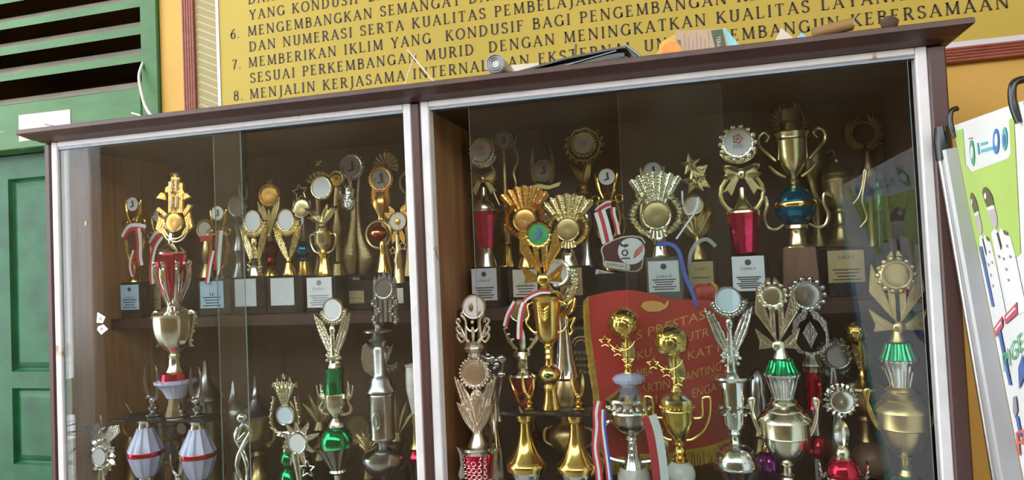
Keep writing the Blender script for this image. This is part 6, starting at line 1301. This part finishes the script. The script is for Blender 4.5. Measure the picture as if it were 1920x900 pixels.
# lean: direction down the cloth D = (0,0,-1)+a*UX+b*N ; choose a from the measured left edge with b fixed
best = None
for ai in range(-60, 61):
    a = ai/100; Dv = np.array([0, 0, -1.])-a*N0; e = TL+Dv*.62
    d = e-CAM; px = 960+FPX*d.dot(CR)/d.dot(CF); py = 450-FPX*d.dot(CU)/d.dot(CF)
    tgt = 1787+.204*(py-236)
    if best is None or abs(px-tgt) < best[0]: best = (abs(px-tgt), Dv, a, px, py)
DV = best[1]; DV = DV/np.linalg.norm(DV); NB = np.cross(UX, DV); NB = NB/np.linalg.norm(NB)
if NB.dot(CAM-TL) < 0: NB = -NB
TRz = (TR-TL).dot(DV)/1.0
HB = (TL[2]-.03)/-DV[2]
print('BANNER', best, W_, TL, TR, HB)
sb = empty('banner_stand', (float(TL[0]), float(TL[1]), 0), 'green and white printed standing banner with two uniformed officials at the right edge', 'banner')
B0 = np.array([float(TL[0]), float(TL[1]), 0.])
SH = -TRz/W_ if False else float((TR-TL)[2]/W_)
def BP(u, v, d=0.): return tuple(float(x) for x in (TL+UX*u+DV*v+np.array([0, 0, SH*u])*0+NB*d-B0))
def BUV(px, py):                         # spot on the cloth plane
    r = ray(px, py); t_ = (TL-CAM).dot(NB)/r.dot(NB); q = CAM+r*t_-TL
    A_ = np.array([UX, DV]).T; s_, *_ = np.linalg.lstsq(A_, q, rcond=None); return float(s_[0]), float(s_[1])
def bquad(pts, d, name, mat, parent=None):
    q = [BUV(*p) for p in pts]; b = MB(); b.add([BP(u, v, d) for u, v in q]+[BP(u, v, d-.0004) for u, v in q], [tuple(range(len(q))), tuple(range(len(q), 2*len(q)))[::-1]]); return b.build(name, mat, parent or sb, smooth=False)
M['bannergreen'] = paint('lime_green_print', (.46, .66, .16), .5, .12, 2); M['bannerwhite'] = paint('white_vinyl', (.84, .86, .86), .45, .03); M['teal'] = paint('teal_print', (.12, .50, .42), .5, .1)
b = MB(); u1 = W_; b.add([BP(0, 0), BP(u1, BUV(1908, 197)[1]), BP(u1, HB), BP(0, HB), BP(0, 0, -.001), BP(u1, BUV(1908, 197)[1], -.001), BP(u1, HB, -.001), BP(0, HB, -.001)], [(0, 1, 2, 3), (7, 6, 5, 4)]); cl = b.build('vinyl_sheet', 'bannerwhite', sb, smooth=False)
bquad([(1791, 246), (1806, 241), (1811, 308), (1822, 322), (1890, 297), (1896, 288), (1893, 224), (1902, 219), (1915, 475), (1850, 520), (1828, 445)], .0006, 'green_field', 'bannergreen', cl)
def ell(px, py, rx, ry, d, name, mat, n=20): return bquad([(px+rx*math.cos(2*PI*i/n), py+ry*math.sin(2*PI*i/n)) for i in range(n)], d, name, mat, cl)
M['logogreen'] = paint('logo_green', (.10, .45, .22), .5, .1); M['logocyan'] = paint('logo_cyan', (.15, .55, .62), .5, .1); M['logoblue'] = paint('logo_blue', (.10, .25, .60), .5, .1)
bquad([(1820, 265), (1822, 262), (1825, 264), (1828, 280), (1829, 296), (1827, 312), (1823, 306), (1819, 285)], .001, 'logo', 'logogreen'); ell(1824, 285, 2.6, 12, .0014, 'logo_centre', 'bannerwhite')
bquad([(1817, 259), (1825, 257), (1825, 259), (1817, 261)], .001, 'logo_caption', 'redink')
bquad([(1833, 268), (1835, 267), (1837, 278), (1838, 288), (1835, 290), (1834, 280)], .001, 'logo', 'logocyan')
for (a, q, w, h) in ((1840, 268, 12, 5), (1841, 280, 22, 6)): bquad([(a, q), (a+w, q-w*.28), (a+w, q+h-w*.28), (a, q+h)], .001, 'logo_caption', 'logocyan')
ell(1869, 265, 6, 24, .001, 'logo', 'logoblue'); ell(1870, 262, 3, 12, .0014, 'logo_centre', 'bannerwhite'); ell(1885, 260, 5, 22, .001, 'logo', 'logocyan'); ell(1885, 263, 3, 12, .0014, 'logo_centre', 'logoblue')
M['khaki'] = paint('khaki_cap_print', (.17, .14, .07), .5, .1); M['skin'] = paint('printed_skin', (.58, .50, .55), .5, .1); M['uniform'] = paint('printed_white_uniform', (.88, .88, .88), .5, .02)
# two printed officials in white uniform and dark cap
def official(ox, oy, s):
    X = lambda a, q: (ox+a*s+.2*q, oy+q)
    bquad([X(-8, 84), X(1, 74), X(6, 84), X(12, 74), X(26, 86), X(29, 120), X(30, 230), X(0, 240), X(-8, 150)], .0010, 'uniform_print', 'uniform', cl)
    bquad([X(-5, 40), X(9, 36), X(10, 54), X(7, 70), X(2, 76), X(-3, 66)], .0014, 'face_print', 'skin', cl)
    bquad([X(-8, 22), X(-9, 8), X(-5, -1), X(0, -3), X(5, 3), X(9, 14), X(9, 32), X(2, 30), X(-5, 36)], .0016, 'cap_print', 'khaki', cl)
    bquad([X(-6, 36), X(9, 31), X(10, 37), X(-4, 42)], .0018, 'cap_band_print', 'bannerwhite', cl); ell(ox-1*s, oy+14, 2.2*s, 6, .0019, 'badge_print', 'bannerwhite')
    bquad([X(3, 84), X(6, 82), X(8, 108), X(5, 116)], .0016, 'tie_print', 'ink', cl); bquad([X(16, 78), X(24, 82), X(25, 89), X(17, 86)], .0016, 'epaulette_print', 'khaki', cl)
    for (a, q) in ((16, 106), (-3, 126), (18, 126), (5, 130), (6, 150), (6, 170)): bquad([X(a, q), X(a+3, q-1), X(a+4, q+4), X(a+1, q+5)], .0016, 'button_print', 'inkgrey', cl)
official(1851, 353, 1.0); official(1825, 364, .6)
M['nameplate'] = paint('red_name_plate', (.60, .10, .16), .5, .08)
for pts in (((1866, 615), (1882, 592), (1883, 612), (1869, 632)), ((1886, 592), (1910, 566), (1911, 588), (1888, 608))): bquad(pts, .002, 'name_plate', 'nameplate', cl)
for pts in (((1869, 617), (1880, 602), (1881, 606), (1870, 621)), ((1889, 594), (1907, 575), (1908, 579), (1890, 598))): bquad(pts, .0024, 'lettering', 'bannerwhite', cl)
def btext(txt, p0, p1, h, mat, d):
    vs, fs = text_mesh(txt); xs = [v[0] for v in vs]; mn, mx = min(xs), max(xs); b = MB(); o_ = []
    for v in vs:
        f = (v[0]-mn)/(mx-mn); u, w = BUV(p0[0]+(p1[0]-p0[0])*f+v[1]/.72*h*-.12, p0[1]+(p1[1]-p0[1])*f-v[1]/.72*h); o_.append(BP(u, w, d))
    b.add(o_, fs).build('lettering', mat, cl, smooth=False)
btext('PIGE', (1884, 684), (1920, 640), 34, 'logogreen', .0022); btext('R', (1910, 836), (1932, 820), 46, 'redink', .0022)
bquad([(1912, 690), (1920, 664), (1926, 700), (1914, 730)], .002, 'blue_print', 'blueprint', cl); bquad([(1902, 745), (1908, 742), (1911, 770), (1906, 784), (1902, 770)], .002, 'grey_print', 'inkgrey', cl)
for v0, v1 in (((1838, 462), (1862, 575)), ((1871, 612), (1894, 722)), ((1906, 780), (1914, 820))): bquad([v0, (v0[0]+6, v0[1]), (v1[0]+5, v1[1]), v1], .0018, 'blue_stripe', 'blueprint', cl)
q0 = BUV(1908, 197)[1]
def BR(u, v, d): return tuple(float(x) for x in (TL+UX*u+DV*v+NB*d-B0))
b = MB(); b.add([BR(W_+.004, q0+.03, -.03), BR(W_+.10, q0-.0, -.03), BR(W_+.10, HB, -.03), BR(W_+.004, HB, -.03)], [(0, 1, 2, 3)]); sh2 = b.build('neighbouring_sheet', 'teal', sb, smooth=False)
b = MB(); b.add([BR(W_+.005, q0+.26, -.0295), BR(W_+.095, q0+.23, -.0295), BR(W_+.095, q0+.36, -.0295), BR(W_+.005, q0+.38, -.0295)], [(0, 1, 2, 3)]); b.build('blue_print', 'logoblue', sh2, smooth=False)
# aluminium post, widened downward to stand in for wedge-shaped shadow, and its hooks
def at(u, v, d): return Vector(BP(u, v, d))
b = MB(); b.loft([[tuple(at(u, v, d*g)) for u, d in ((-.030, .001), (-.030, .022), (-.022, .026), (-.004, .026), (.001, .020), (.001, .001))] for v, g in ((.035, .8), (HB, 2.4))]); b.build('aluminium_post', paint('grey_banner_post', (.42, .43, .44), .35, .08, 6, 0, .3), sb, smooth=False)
b = MB(); b.tube([tuple(at(-.030, v, d)) for v, d in ((.035, .019), (HB, .058))], .007, 10); b.build('post_edge', 'pewter', sb)
b = MB(); b.tube([tuple(at(-.016, .05, .018)), tuple(at(-.016, .02, .016)), tuple(at(-.016, -.004, .014))], [.013, .0135, .010], 14); b.build('end_cap', 'black', sb)
for u in (.01, W_-.02):
    vv = 0 if u < .1 else BUV(1905, 198)[1]
    b = MB(); b.tube(smooth_path([tuple(at(u, vv+.02, .002)), tuple(at(u-.002, vv-.002, .004)), tuple(at(u-.004, vv-.022, .0)), tuple(at(u-.008, vv-.026, -.01))]), .0042, 10); b.build('hook', 'black', sb)
b = MB(); b.box((-.02, -.30, 0), (.04, .25, .02)); o = b.build('foot', 'black', sb, smooth=False); q = BP(.02, HB, -.03); o.location = (q[0], q[1]-.02, 0)
